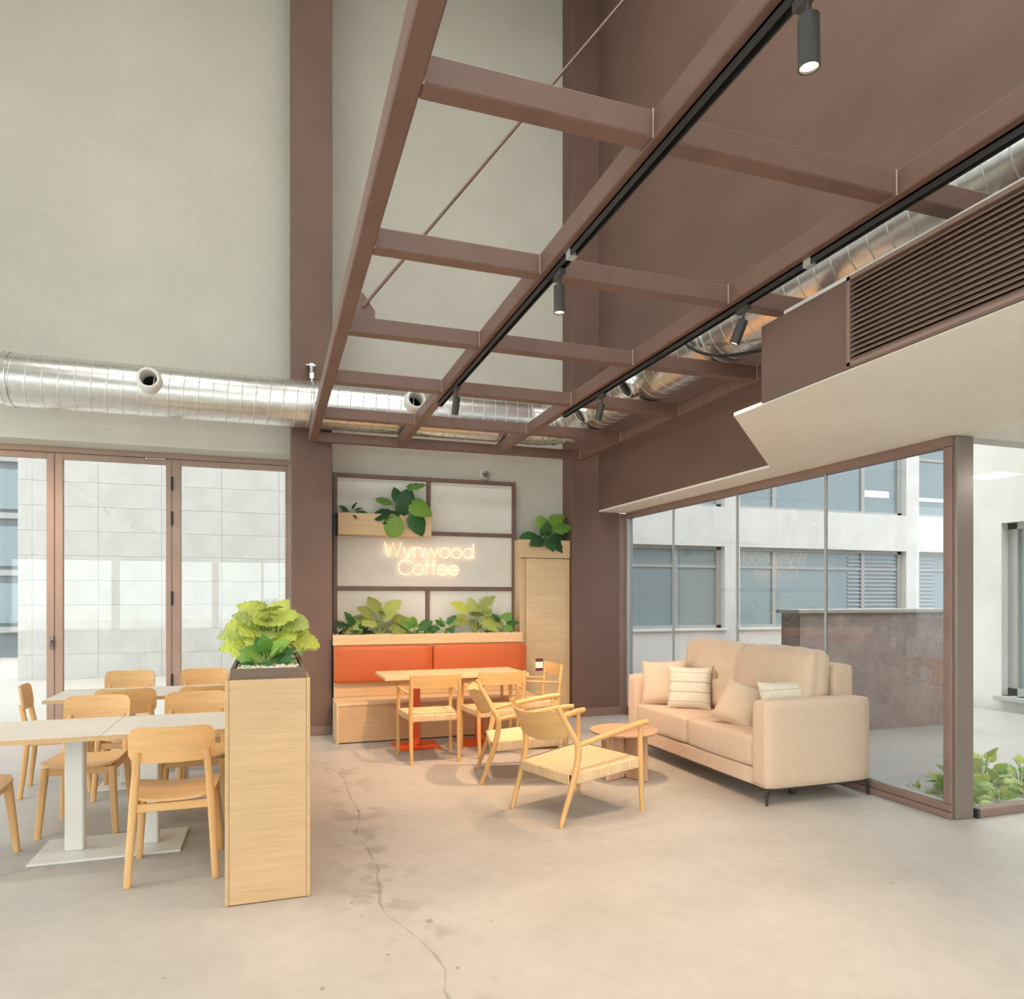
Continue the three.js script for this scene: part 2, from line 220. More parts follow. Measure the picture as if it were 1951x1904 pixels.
// ---------------------------------------------------------------- materials
const M = {
  floor: mat({ color: lin(0.575, 0.545, 0.505), map: tFloor, roughness: 0.55, roughnessMap: tFloorR, bumpMap: tGrain, bumpScale: 0.0003 }),
  white: mat({ color: lin(0.60, 0.58, 0.515), map: cl(tWall, 0.5), roughness: 0.9 }),
  soffit: mat({ color: lin(0.86, 0.835, 0.765), map: cl(tWall, 0.5), roughness: 0.85 }),
  panel: mat({ color: lin(0.82, 0.79, 0.745), map: cl(tWall, 0.7), roughness: 0.75 }),
  brown: mat({ color: lin(0.185, 0.109, 0.086), map: cl(tBrown, 0.5), roughness: 0.62 }),
  steel: mat({ color: lin(0.205, 0.118, 0.093), map: cl(tBrown, 1.5), roughness: 0.48 }),
  weld: mat({ color: lin(0.46, 0.36, 0.31), roughness: 0.6 }),  // paler than the beams: light caught on joint edges put into the colour
  frame: mat({ color: lin(0.29, 0.19, 0.155), map: cl(tBrown, 1), roughness: 0.5 }),
  hazyDoorFrame: mat({ color: lin(0.42, 0.29, 0.24), map: cl(tBrown, 1), roughness: 0.5 }),  // frame brown made paler, backlit haze put into the colour
  post: mat({ color: lin(0.24, 0.19, 0.165), roughness: 0.32, metalness: 0.25 }),
  black: mat({ color: lin(0.03, 0.03, 0.03), roughness: 0.45 }),
  lampBlack: mat({ color: lin(0.06, 0.055, 0.052), roughness: 0.4 }),
  rubber: mat({ color: lin(0.02, 0.02, 0.02), roughness: 0.8 }),
  zinc: mat({ color: lin(0.86, 0.87, 0.86), map: cl(tZinc, 1.5), metalness: 0.95, roughness: 0.27 }),
  seam: mat({ color: lin(0.66, 0.65, 0.62), metalness: 0.9, roughness: 0.4 }),
  handle: mat({ color: lin(0.22, 0.21, 0.20), metalness: 0.8, roughness: 0.35 }),
  chrome: mat({ color: lin(0.8, 0.8, 0.8), metalness: 1, roughness: 0.2 }),
  oak: mat({ color: lin(0.68, 0.465, 0.27), map: cl(tOak, 1, 1.7), roughness: 0.5, bumpMap: tOakB, bumpScale: 0.0002 }),
  oakPale: mat({ color: lin(0.76, 0.56, 0.35), map: cl(tOak, 1, 1.7), roughness: 0.5, bumpMap: tOakB, bumpScale: 0.0002 }),
  oakEdge: mat({ color: lin(0.66, 0.45, 0.25), map: tOak, roughness: 0.5 }),
  chair: mat({ color: lin(0.80, 0.49, 0.225), map: cl(tOak, 1.5), roughness: 0.42 }),
  arm: mat({ color: lin(0.74, 0.46, 0.20), map: cl(tOak, 1.5), roughness: 0.45 }),
  cord: mat({ color: lin(0.80, 0.60, 0.39), map: cl(tWeave, 4), roughness: 0.8 }),
  cordBand: mat({ color: lin(0.80, 0.60, 0.385), map: cl(tWeave, 4), roughness: 0.8 }),
  top: mat({ color: lin(0.74, 0.70, 0.655), map: cl(tOak, 1), roughness: 0.4 }),
  whitePaint: mat({ color: lin(0.78, 0.76, 0.72), roughness: 0.4 }),
  orange: mat({ color: lin(0.50, 0.105, 0.024), roughness: 0.5, bumpMap: cl(tGrain, 6), bumpScale: 0.0004 }),
  orangeSteel: mat({ color: lin(0.75, 0.11, 0.018), roughness: 0.42 }),
  sofa: mat({ color: lin(0.77, 0.58, 0.43), map: cl(tLinen, 5), bumpMap: cl(tLinenB, 12), bumpScale: 0.0005, roughness: 0.95, sheen: 0.3, sheenRoughness: 0.6, sheenColor: lin(0.9, 0.8, 0.7) }),
  sofaSeam: mat({ color: lin(0.62, 0.45, 0.31), roughness: 0.95 }),
  stripe: mat({ color: lin(0.80, 0.75, 0.67), map: cl(tStripe, 2.2), roughness: 0.95 }),
  tassel: mat({ color: lin(0.52, 0.34, 0.16), roughness: 0.95 }),
  walnut: mat({ color: lin(0.62, 0.42, 0.29), map: tWalnut, roughness: 0.45 }),
  darkLeg: mat({ color: lin(0.06, 0.05, 0.048), roughness: 0.4, metalness: 0.3 }),
  rim: mat({ color: lin(0.19, 0.13, 0.10), map: cl(tOak, 1), roughness: 0.6 }),
  gravel: mat({ color: lin(0.82, 0.78, 0.70), roughness: 0.85 }),
  soil: mat({ color: lin(0.20, 0.15, 0.11), roughness: 1 }),
  glass: mat({ color: lin(0.93, 0.965, 0.95), transmission: 1, thickness: 0, roughness: 0, ior: 1.5 }),
  clear: mat({ color: lin(0.82, 0.83, 0.825), transmission: 1, thickness: 0, roughness: 0, ior: 1.5 }),
  tinted: mat({ color: lin(0.61, 0.617, 0.62), transmission: 1, thickness: 0, roughness: 0, ior: 1.5 }),
  stone: mat({ color: lin(0.80, 0.795, 0.775), map: tStone, roughness: 0.8 }),
  joint: mat({ color: lin(0.70, 0.695, 0.68), roughness: 0.95 }),
  facade: mat({ color: lin(0.84, 0.84, 0.82), map: cl(tStone, 0.4), roughness: 0.85 }),
  greyWall: mat({ color: lin(0.20, 0.225, 0.24), roughness: 0.6 }),
  darkGlass: mat({ color: lin(0.27, 0.34, 0.36), roughness: 0.06, specularIntensity: 1 }),
  alu: mat({ color: lin(0.42, 0.43, 0.41), roughness: 0.5 }),
  blind: mat({ color: lin(0.55, 0.58, 0.60), roughness: 0.6 }),
  red: mat({ color: lin(0.66, 0.52, 0.47), map: cl(tRed, 0.6), roughness: 0.9 }),
  cap: mat({ color: lin(0.62, 0.57, 0.50), roughness: 0.8 }),
  earth: mat({ color: lin(0.36, 0.27, 0.225), map: cl(tRed, 0.8), roughness: 1 }),
  plastic: mat({ color: lin(0.75, 0.73, 0.69), roughness: 0.4 }),
};
const leafMat = (r, g, b, s) => mat({ color: lin(r, g, b), map: cl(tGrain2, 3), roughness: 0.5, transmission: 0.3, thickness: 0, side: THREE.DoubleSide });
const tGrain2 = tex(128, 128, (u, v) => { const rib = Math.abs(((u * 6 + v * 5) % 1) - 0.5) < 0.06 ? 1.0 : 0.88; const k = rib * (0.9 + 0.12 * fbm(u, v, 6, 6, 3, 301)); return [k, k, k * 0.95]; });
const L = { lime: leafMat(0.80, 0.88, 0.16), limeDark: leafMat(0.60, 0.72, 0.20), mid: leafMat(0.22, 0.50, 0.09), dark: leafMat(0.05, 0.22, 0.055), deep: leafMat(0.04, 0.15, 0.05), olive: leafMat(0.40, 0.48, 0.13), fresh: leafMat(0.34, 0.60, 0.09), stem: mat({ color: lin(0.28, 0.36, 0.10), roughness: 0.6 }) };
// ================================================================ THE ROOM
const HT = 9.6;                                   // hall height
{ // floor slab, uv fitted to the cement texture
  const g = box(-7.7, 9.2, -0.2, 0, -9.15, 7.2); const p = g.attributes.position, u = g.attributes.uv;
  for (let i = 0; i < p.count; i++) u.setXY(i, (p.getX(i) - FX) / FS, (p.getZ(i) - FZ) / FS);
  struct('floor', g, M.floor, 'smooth beige cement floor with a hairline crack and stains', 'floor');
}
struct('wall_back', merge(
  box(-7.5, 3.98, 3.163, HT, -9.1, -8.6), box(0.5, 4.5, 0, 3.163, -9.1, -8.6), box(-7.5, -5.9, 0, 3.163, -9.1, -8.6), box(0.24, 0.5, 0, 3.163, -9.1, -8.6)
), M.white, 'tall off-white plaster wall above the glazed doors and behind the sign', 'wall');
{ // side wall beyond the left edge of the view: unseen tall windows, placed to light the brown wall
  const gs = [box(-7.7, -7.5, 0, 0.9, -9.1, 7.2), box(-7.7, -7.5, 5.6, HT, -9.1, 7.2)], zs = [-9.0, -5.9, -2.8, 0.3, 3.4, 6.9];
  for (const z of zs) gs.push(box(-7.7, -7.5, 0.9, 5.6, z - 0.15, z + 0.15));
  struct('wall_left', merge(gs), M.white, 'unseen side wall of the hall with tall windows that light the brown wall', 'wall');
  const w = structGroup('window_5', 'unseen tall windows in the side wall of the hall, placed to light the brown wall', 'window');
  for (let k = 0; k < 5; k++) for (const [y0, y1] of [[0.9, 5.6]]) {
    const a = zs[k] + 0.15, b = zs[k + 1] - 0.15, m = (a + b) / 2; mesh('pane', box(-7.61, -7.606, y0, y1, a, b), M.glass, w);
    mesh('window_frame', merge(box(-7.64, -7.58, y0, y0 + 0.06, a, b), box(-7.64, -7.58, y1 - 0.06, y1, a, b), box(-7.64, -7.58, y0, y1, m - 0.03, m + 0.03)), M.frame, w);
  }
}
struct('wall_right', box(3.98, 4.12, 2.625, HT, -8.6, 7.0), M.brown, 'tall brown painted wall above the glazing on the right', 'wall');
{ // wall behind the photographer: low windows, and one unseen tall pane placed to light the back wall
  const gs = [box(-7.5, 9.1, 0, 0.45, 7.0, 7.2), box(-7.5, 9.1, 2.75, 3.3, 7.0, 7.2), box(-7.5, 0.9, 3.3, HT, 7.0, 7.2), box(0.9, 9.1, 8.6, HT, 7.0, 7.2), box(3.9, 9.1, 3.3, 8.6, 7.0, 7.2)];
  for (const x of [-7.5, -4.6, -1.7, 1.2, 4.1, 6.6, 9.0]) gs.push(box(x - 0.1, x + 0.1, 0.45, 2.75, 7.0, 7.2));
  struct('wall_front', merge(gs), M.white, 'window wall behind the viewer', 'wall');
  const w = structGroup('window_4', 'row of windows behind the viewer, with an unseen tall one above lighting the back wall', 'window');
  const add = (x0, x1, y0, y1) => { mesh('pane', box(x0, x1, y0, y1, 7.09, 7.094), M.glass, w); mesh('window_frame', merge(box(x0, x1, y0, y0 + 0.06, 7.06, 7.12), box(x0, x1, y1 - 0.06, y1, 7.06, 7.12), box((x0 + x1) / 2 - 0.03, (x0 + x1) / 2 + 0.03, y0, y1, 7.06, 7.12)), M.frame, w); };
  for (const x of [-7.4, -4.5, -1.6, 1.3]) { add(x, x + 2.7, 0.45, 2.75); }
  add(0.9, 3.9, 3.3, 8.6); add(4.2, 6.5, 0.45, 2.75); add(6.7, 8.9, 0.45, 2.75);
}
struct('wall_side', box(9.0, 9.2, 0, 2.75, -3.7, 7.0), M.white, 'white wall at the far end of the side room', 'wall');
struct('ceiling', box(-7.7, 4.12, HT, HT + 0.2, -9.1, 7.2), M.white, 'white ceiling high above the hall', 'ceiling');
struct('soffit', prism([[2.66, 7.0], [2.66, -3.645], [3.98, -4.965], [3.98, -8.25], [4.5, -8.25], [4.5, -3.75], [9.1, -3.75], [9.1, 7.0]], 2.605, 2.625), M.soffit, 'white dropped ceiling with a slanted corner above the glazing', 'soffit');
struct('column', box(0.214, 0.645, 0, HT, -8.55, -8.05, 0.006), M.brown, 'brown column between the glazed doors and the orange bench', 'column');
struct('column', box(3.622, 4.27, 0, HT, -8.6, -8.25, 0.006), M.brown, 'brown column in the corner beside the oak cabinet', 'column');
struct('baseboard_left', box(0.205, 0.655, 0, 0.1, -8.56, -8.035, 0.004), M.frame, 'brown baseboard around the column by the bench', 'baseboard');
struct('baseboard_right', box(3.63, 4.28, 0, 0.1, -8.3, -8.235, 0.004), M.frame, 'brown baseboard at the corner column', 'baseboard');
struct('trim_1', box(2.79, 2.81, 2.63, 3.15, -3.36, 7.0), M.whitePaint, 'white edge board rising behind the brown fascia', 'trim');

// fascia with the ventilation grille
struct('fascia', merge(box(2.645, 2.78, 2.612, 3.045, -3.37, -2.70), box(2.645, 2.78, 2.612, 3.045, 1.58, 7.0), box(2.645, 2.76, 3.022, 3.045, -2.70, 1.58), box(2.645, 2.76, 2.612, 2.626, -2.70, 1.58), box(2.76, 2.78, 2.612, 3.045, -2.70, 1.58)), M.brown, 'brown fascia above the dropped ceiling', 'fascia');
{
  const g = thing('ventilation_grille', 'long brown louvred air grille on the fascia above the dropped ceiling', 'air grille');
  const z0 = -2.712, z1 = 1.6;
  mesh('frame', merge(box(2.618, 2.645, 3.02, 3.04, z0, z1), box(2.618, 2.645, 2.612, 2.628, z0, z1), box(2.618, 2.645, 2.612, 3.04, z0, z0 + 0.02), box(2.618, 2.645, 2.612, 3.04, z1 - 0.02, z1)), M.frame, g);
  const s = new THREE.BoxGeometry(0.034, 0.0035, z1 - z0 - 0.04);
  for (let i = 0; i < 16; i++) { const m = mesh('slat', s, M.frame, g); m.position.set(2.63, 2.642 + i * 0.0243, (z0 + z1) / 2); m.rotation.z = 0.75; }
}

// folding glazed doors on the left of the back wall, set back in the opening
{
  const zf = -9.06, zb = -9.0;
  const lintel = structGroup('window_1', 'brown head frame of the folding doors', 'door frame');
  mesh('head_frame', box(-5.9, 0.24, 3.105, 3.163, -9.09, -8.98, 0.004), M.hazyDoorFrame, lintel);
  mesh('jamb', box(0.20, 0.24, 0, 3.105, -9.09, -8.99, 0.004), M.hazyDoorFrame, lintel);
  mesh('threshold', box(-5.9, 0.24, 0, 0.025, -9.09, -8.98, 0.004), M.hazyDoorFrame, lintel);
  const cc = mesh('closer_arm', merge(box(-1.33, -1.14, 3.085, 3.097, -8.985, -8.972), cyl(0.012, 0.012, 0.02, 10).translate(-1.33, 3.09, -8.975)), M.chrome, lintel); cc.userData.label = 'thin steel closer arm';
  const leaf = (n, x0, x1, sl, sr, label) => { // stile widths left and right
    const d = structGroup('door_' + n, label, 'door');
    mesh('stile', box(x0, x0 + sl, 0.03, 3.10, zf, zb, 0.005), M.hazyDoorFrame, d); mesh('stile', box(x1 - sr, x1, 0.03, 3.10, zf, zb, 0.005), M.hazyDoorFrame, d);
    mesh('rail', box(x0 + sl, x1 - sr, 3.035, 3.10, zf, zb, 0.004), M.hazyDoorFrame, d); mesh('rail', box(x0 + sl, x1 - sr, 0.03, 0.14, zf, zb, 0.004), M.hazyDoorFrame, d);
    mesh('pane', box(x0 + sl, x1 - sr, 0.14, 3.035, -9.033, -9.029), M.tinted, d);
    return d;
  };
  leaf(4, -5.9, -4.73, 0.09, 0.06, 'leftmost glazed door leaf');
  leaf(5, -4.72, -3.53, 0.06, 0.06, 'second glazed door leaf from the left');
  leaf(1, -3.52, -2.245, 0.06, 0.075, 'glazed door leaf at the left edge showing the grey building');
  const d2 = leaf(2, -2.24, -1.075, 0.078, 0.06, 'middle glazed door leaf with the lever handle');
  leaf(3, -1.07, 0.20, 0.094, 0.03, 'glazed door leaf beside the brown column');
  const h = mesh('handle', merge(box(-2.285, -2.245, 0.945, 1.085, -9.0, -8.985, 0.004), limb([[-2.265, 1.03, -8.99], [-2.265, 1.03, -8.94], [-2.265, 0.97, -8.935]], [0.011, 0.010, 0.009], { seg: 8 })), M.handle, d2); h.userData.label = 'dark steel lever handle';
  for (const y of [2.82, 2.42, 1.5, 0.55]) mesh('hinge', cyl(0.014, 0.014, 0.16, 10).translate(-1.072, y, -8.995), M.black, d2);
}

// glazed wall on the right: four panes with slim joints, frames, corner post, and the pane beyond
{
  const w = structGroup('window_2', 'floor-to-ceiling glazing behind the sofa', 'window'), X = 4.40, zs = [-8.25, -7.16, -5.975, -4.785, -3.60];
  mesh('window_frame', box(4.36, 4.45, 2.535, 2.605, -8.25, -3.6, 0.005), M.frame, w);
  mesh('sill_frame', box(4.355, 4.45, 0.0, 0.045, -8.25, -3.6, 0.004), M.frame, w);
  mesh('sill_frame', box(4.37, 4.45, 0.045, 0.10, -8.25, -3.6, 0.006), M.frame, w);
  mesh('glazing_bead', box(4.385, 4.40, 0.10, 0.115, -8.2, -3.66, 0.002), M.alu, w);
  mesh('jamb', box(4.27, 4.45, 0, 2.6, -8.34, -8.25, 0.005), M.frame, w);
  mesh('jamb', box(4.37, 4.45, 0.10, 2.535, -8.25, -8.215, 0.004), M.alu, w);
  mesh('jamb', box(4.365, 4.45, 0.10, 2.535, -3.66, -3.60, 0.006), M.frame, w);
  for (let i = 0; i < 4; i++) mesh('pane', box(X, X + 0.004, 0.10, 2.535, zs[i] + 0.008, zs[i + 1] - 0.008), M.tinted, w);
  for (let i = 1; i < 4; i++) mesh('joint', box(X - 0.008, X + 0.012, 0.10, 2.535, zs[i] - 0.009, zs[i] + 0.009), M.alu, w);
  const p = struct('column', box(4.385, 4.545, 0, 2.605, -3.68, -3.575, 0.006), M.post, 'slim brown steel post at the corner of the glazing', 'post');
  const w3 = structGroup('window_3', 'glazing to the right of the corner post', 'window');
  mesh('sill_frame', box(4.575, 9.0, 0, 0.06, -3.64, -3.56, 0.005), M.frame, w3);
  mesh('end_cap', box(4.555, 4.58, 0, 0.065, -3.645, -3.555, 0.003), M.black, w3);
  mesh('pane', box(4.545, 6.7, 0.05, 2.605, -3.602, -3.598), M.clear, w3); mesh('pane', box(6.72, 9.0, 0.05, 2.605, -3.602, -3.598), M.clear, w3);
}

// ================================================================ OUTSIDE
{
  struct('ground', merge(box(-40, 4.47, -0.8, -0.06, -45, -9.15), box(4.47, 60, -0.8, -0.06, -45, -13.4)), M.cap, 'pale paving of the yard behind the glazed doors', 'ground');
  struct('ground', box(4.47, 60, -0.8, -0.55, -13.4, 3), M.earth, 'reddish paving of the courtyard beside the glazing', 'ground');
  struct('ground', merge(box(-40, 60, -0.35, -0.06, 7.25, 40), box(-40, -7.75, -0.35, -0.06, -9.15, 7.25)), M.cap, 'pavement beyond the windows behind the viewer', 'ground');
  // stone-clad wall seen through the doors, every slab its own piece
  const w = structGroup('wall_stone', 'white stone-clad building seen through the folding doors', 'building');
  mesh('backing', box(-4.53, 6.5, -0.06, 5.3, -16.6, -15.83), M.joint, w);
  const tw = 1.12, th = 0.478, slabs = [box(0.002, tw - 0.002, 0.002, th - 0.002, 0, 0.03, 0.002)];
  slabs.push(uvm(slabs[0].clone(), 'x', 1, 0.37, 0.21));
  for (let j = 0; j < 11; j++) for (let i = 0; i < 10; i++) { const m = mesh('stone_slab', slabs[(i * 3 + j) & 1], M.stone, w); m.position.set(i ? -4.309 + (i - 1) * tw : -4.54, -0.06 + j * th, -15.83 + 0.002 * hash(i + 9, j, 3)); if (!i) m.scale.x = 0.231 / tw; }
  // grey glazed building further back on the left
  const b = thing('grey_building', 'grey banded building at the left edge of the glazed doors', 'building');
  mesh('wall', box(-16, -4.9, -0.06, 8.3, -23, -22), M.greyWall, b);
  for (let k = 0; k < 5; k++) { mesh('band', box(-16, -4.9, 0.6 + k * 1.5, 0.75 + k * 1.5, -22, -21.9), M.alu, b); mesh('window', box(-15.6, -5.2, 0.85 + k * 1.5, 1.9 + k * 1.5, -22, -21.95), M.darkGlass, b); }
  // courtyard facade with windows, seen through the right glazing
  const f = thing('courtyard_building', 'white courtyard building with grey windows behind the sofa glazing', 'building');
  const Z = -13, win = [[6.9, 9.26, [8.13]], [9.645, 14.34, [10.665, 13.18]], [14.74, 18.5, [16.6]], [4.4, 6.4, [5.4]]];
  const rows = [[0.86, 2.62], [3.47, 5.3], [6.2, 8.0]];
  const ys = [-0.55, 0.86, 2.62, 3.47, 5.3, 6.2, 8.0, 10.5], gs = [];
  for (let k = 0; k < 7; k += 2) gs.push(box(3.5, 20, ys[k], ys[k + 1], Z - 0.3, Z));
  const edges = [3.5, 4.4, 6.4, 6.9, 9.26, 9.645, 14.34, 14.74, 18.5, 20];
  for (const [y0, y1] of rows) for (let k = 0; k < edges.length; k += 2) gs.push(box(edges[k], edges[k + 1], y0, y1, Z - 0.3, Z));
  mesh('wall', merge(gs), M.facade, f);
  for (const [y0, y1] of rows) for (const [x0, x1, ms] of win) {
    const n = mesh('window', merge(box(x0, x1, y0, y0 + 0.07, Z - 0.24, Z - 0.14), box(x0, x1, y1 - 0.07, y1, Z - 0.24, Z - 0.14), box(x0, x0 + 0.09, y0, y1, Z - 0.24, Z - 0.14), box(x1 - 0.12, x1, y0, y1, Z - 0.24, Z - 0.14), ...ms.map(x => box(x - 0.05, x + 0.05, y0, y1, Z - 0.22, Z - 0.15)), box(x0, x1, y1 - 0.46, y1 - 0.40, Z - 0.22, Z - 0.16)), M.alu, f);
    const xs = [x0, ...ms, x1]; for (let k = 0; k < xs.length - 1; k++) mesh('pane', box(xs[k], xs[k + 1], y0, y1, Z - 0.2, Z - 0.19), M.darkGlass, n);
  }
  for (const [x0, x1] of [[6.85, 9.3], [9.6, 14.4], [14.7, 18.6]]) mesh('sill', box(x0, x1, 0.81, 0.86, Z - 0.1, Z + 0.06, 0.008), M.facade, f);
  const s = new THREE.BoxGeometry(1, 0.02, 0.03);
  for (const [x0, x1] of [[12.75, 14.2], [14.85, 15.4]]) for (let k = 0; k < 17; k++) { const m = mesh('blind_slat', s, M.blind, f); m.scale.x = x1 - x0; m.position.set((x0 + x1) / 2, 0.98 + k * 0.092, Z - 0.17); m.rotation.x = 0.5; }
  const glow = mat({ color: 0xffffff, emissive: lin(1, 1, 1), emissiveIntensity: 1.6 });
  for (const [x0, x1, y0, y1] of [[13.27, 14.0, 3.9, 4.05], [14.8, 16.2, 3.87, 3.95]]) mesh('ceiling_lamp', box(x0, x1, y0, y1, Z - 0.189, Z - 0.186), glow, f).userData.label = 'lit ceiling lamp behind the upper window';
  // low red wall and the white wing of the courtyard
  const r = thing('courtyard_wall', 'low reddish wall with a pale coping outside the glazing', 'wall');
  mesh('wall', box(5.49, 7.6, -0.55, 1.335, -6.65, -6.35), M.red, r); mesh('coping', box(5.44, 7.64, 1.335, 1.378, -6.69, -6.31, 0.006), M.cap, r);
  const g = thing('white_wing', 'white rendered wing of the courtyard right of the corner post', 'building');
  mesh('wall', merge(box(9.35, 13, -0.55, 4.2, -7.76, -6.96), box(9.35, 9.7, 2.517, 4.2, -6.96, -5.2), box(9.35, 9.7, -0.55, 0.19, -6.96, -5.2), box(9.35, 13, -0.55, 4.2, -5.2, -1)), M.facade, g);
  const wn = mesh('window', merge(box(9.47, 9.6, 0.19, 2.517, -6.96, -6.83), box(9.47, 9.6, 0.19, 0.29, -6.96, -5.2), box(9.47, 9.6, 2.43, 2.517, -6.96, -5.2), box(9.47, 9.6, 0.19, 2.517, -5.32, -5.2)), M.alu, g);
  mesh('pane', box(9.52, 9.53, 0.29, 2.43, -6.83, -5.32), M.darkGlass, wn); mesh('sill', box(9.24, 9.7, 0.13, 0.19, -7.0, -5.16, 0.006), M.alu, g);
  const bed = thing('planting_bed', 'strip of brown soil outside along the foot of the glazing', 'planting bed');
  mesh('soil', merge(box(4.5, 5.15, -0.55, -0.10, -4.7, -3.66), box(5.15, 5.95, -0.55, -0.10, -4.35, -3.66)), M.earth, bed);
}
// ================================================================ STEEL GRID, TRACKS, SPOTLIGHTS, DUCTS
const GB = 3.19, GT = 3.297;
{
  const g = thing('steel_pergola', 'brown painted steel beam grid hanging over the seating area', 'beam grid');
  const L4 = [[0.39, 0.475], [1.33, 1.412], [2.485, 2.568], [3.56, 3.642]];
  for (const [a, b] of L4) mesh('long_beam', box(a, b, GB, GT, -7.98, 3.2, 0.006, 'z'), M.steel, g);
  const zc = [-7.90, -6.85, -5.70, -4.588, -3.455, -2.30, -1.15, 0, 1.15, 2.3];
  const wg = cyl(0.004, 0.004, GT - GB, 6);
  for (const z of zc) for (let k = 0; k < 3; k++) {
    mesh('cross_beam', box(L4[k][1], L4[k + 1][0], GB + 0.002, GT - 0.002, z - 0.085, z, 0.006), M.steel, g);
    if (z < -2) for (const x of [L4[k][1] + 0.001, L4[k + 1][0] - 0.001]) { const m = mesh('pale_weld_bead', wg, M.weld, g); m.position.set(x, (GB + GT) / 2, z); }
  }
  const tr = thing('tie_rod', 'thin brown steel rod slanting from the beam grid up to the brown wall', 'tie rod');
  const br = new THREE.Shape([[0, 0], [0.17, 0], [0.17, 0.06], [0.09, 0.17], [0, 0.12]].map(q => new THREE.Vector2(...q)));
  mesh('bracket', uvm(new THREE.ExtrudeGeometry(br, { depth: 0.012, bevelEnabled: false })).translate(0.47, GT, -4.64), M.steel, tr);
  mesh('rod', limb([[0.56, GT + 0.07, -4.62], [3.96, 7.87, -4.62]], [0.011], { seg: 8 }), M.steel, tr);
  mesh('bracket', box(3.93, 3.975, 7.75, 8.0, -4.68, -4.56), M.steel, tr);
}
const TRK = [[1.386, 'between the two middle beams'], [2.545, 'nearest the air grille']];
TRK.forEach(([x, s], i) => {
  const t = thing('lighting_track', ['black lighting track under the second long beam', 'black lighting track under the third long beam nearest the grille'][i], 'lighting track');
  mesh('rail', merge(box(x - 0.018, x - 0.012, 3.155, 3.19, -5.98, 3.0), box(x + 0.012, x + 0.018, 3.155, 3.19, -5.98, 3.0), box(x - 0.018, x + 0.018, 3.18, 3.19, -5.98, 3.0)), M.black, t);
  mesh('end_cap', box(x - 0.019, x + 0.019, 3.153, 3.19, -6.0, -5.98), M.black, t);
  mesh('feed_joint', box(x - 0.02, x + 0.02, 3.152, 3.19, [-3.2, -2.9][i], [-3.15, -2.85][i]), M.alu, t);
});
const warm = lin(1, 0.64, 0.37), lensMat = mat({ color: 0x000000, emissive: lin(1, 0.74, 0.42), emissiveIntensity: 9 });
function spot(x, z, tilt, label, I = 9.5, tx = 0, tz = 0, ang = 0.86) {
  const t = thing('track_spotlight', label, 'spotlight', [x, 3.155, z], 0, 'spotlights on the ceiling tracks');
  mesh('adapter', merge(box(-0.016, 0.016, -0.03, 0.0, -0.05, 0.05, 0.003), cyl(0.008, 0.008, 0.05, 8).translate(0, -0.05, 0)), M.lampBlack, t);
  const pts = [[0, 0], [0.026, 0], [0.029, 0.003], [0.029, 0.138], [0.025, 0.138], [0.0245, 0.128]].map(([a, b]) => new THREE.Vector2(Math.max(a, 0.0001), -b));
  const body = mesh('lamp_body', new THREE.LatheGeometry(pts, 24), M.lampBlack, t); body.position.y = -0.072; body.rotation.set(...tilt);
  const ln = mesh('lamp_lens', new THREE.CircleGeometry(0.0245, 20).rotateX(Math.PI / 2).translate(0, -0.130, 0), lensMat, body);
  const L0 = new THREE.SpotLight(warm, I, 0, ang, 0.9, 2); L0.name = 'spot_light'; L0.castShadow = true; L0.shadow.radius = 1.6;
  const dir = V(0, -1, 0).applyEuler(body.rotation); L0.position.set(x + dir.x * 0.16, 3.155 - 0.072 + dir.y * 0.16, z + dir.z * 0.16); L0.target.position.copy(L0.position).add(dir).add(V(tx, 0, tz)); scene.add(L0, L0.target); return t;
}
spot(1.386, -1.57, [0.02, 0, 0.03], 'large black track spotlight glowing near the top of the view', 6.5);
spot(1.386, -3.33, [0, 0, 0], 'black track spotlight hanging in front of the off-white wall');
spot(1.386, -5.42, [0.5, 0, 0.0], 'small dark spotlight at the far end of the second beam track', 20);
spot(2.545, -3.40, [0.30, 0, -0.25], 'tilted black spotlight in front of the metal duct');
spot(2.545, -5.22, [0.35, 0, -0.1], 'black spotlight near the far corner duct', 20);
spot(1.386, 0.9, [0, 0, 0], 'unseen black track spotlight on the second beam above the viewer, lighting the near floor', 4);  // this and the next are unseen, placed to light the near floor
spot(2.545, -1.2, [0, 0, 0], 'unseen black track spotlight on the third beam above the viewer, lighting the near floor', 4);

{ // unseen suspended track beyond the left edge, lighting the tables and back wall
  const x = -2.75, t = thing('lighting_track', 'unseen black suspended lighting track over the left end of the white tables', 'lighting track');
  mesh('rail', merge(box(x - 0.018, x - 0.012, 3.155, 3.19, -7.2, 3.0), box(x + 0.012, x + 0.018, 3.155, 3.19, -7.2, 3.0), box(x - 0.018, x + 0.018, 3.18, 3.19, -7.2, 3.0)), M.black, t);
  mesh('suspension', merge([-7, -3.6, -0.2, 2.8].map(z => box(x - 0.003, x + 0.003, 3.19, HT, z - 0.003, z + 0.003))), M.black, t);
  spot(x, -6.6, [0.9, 0, 0], 'unseen black spotlight on the suspended track, lighting the left of the back wall', 14);
  spot(x, -4.0, [0, 0, 0.45], 'unseen black spotlight on the suspended track, lighting the front table end', 5);
  spot(x, -1.6, [0, 0, 0.5], 'unseen black spotlight on the suspended track, lighting the floor left of the viewer', 5);
}

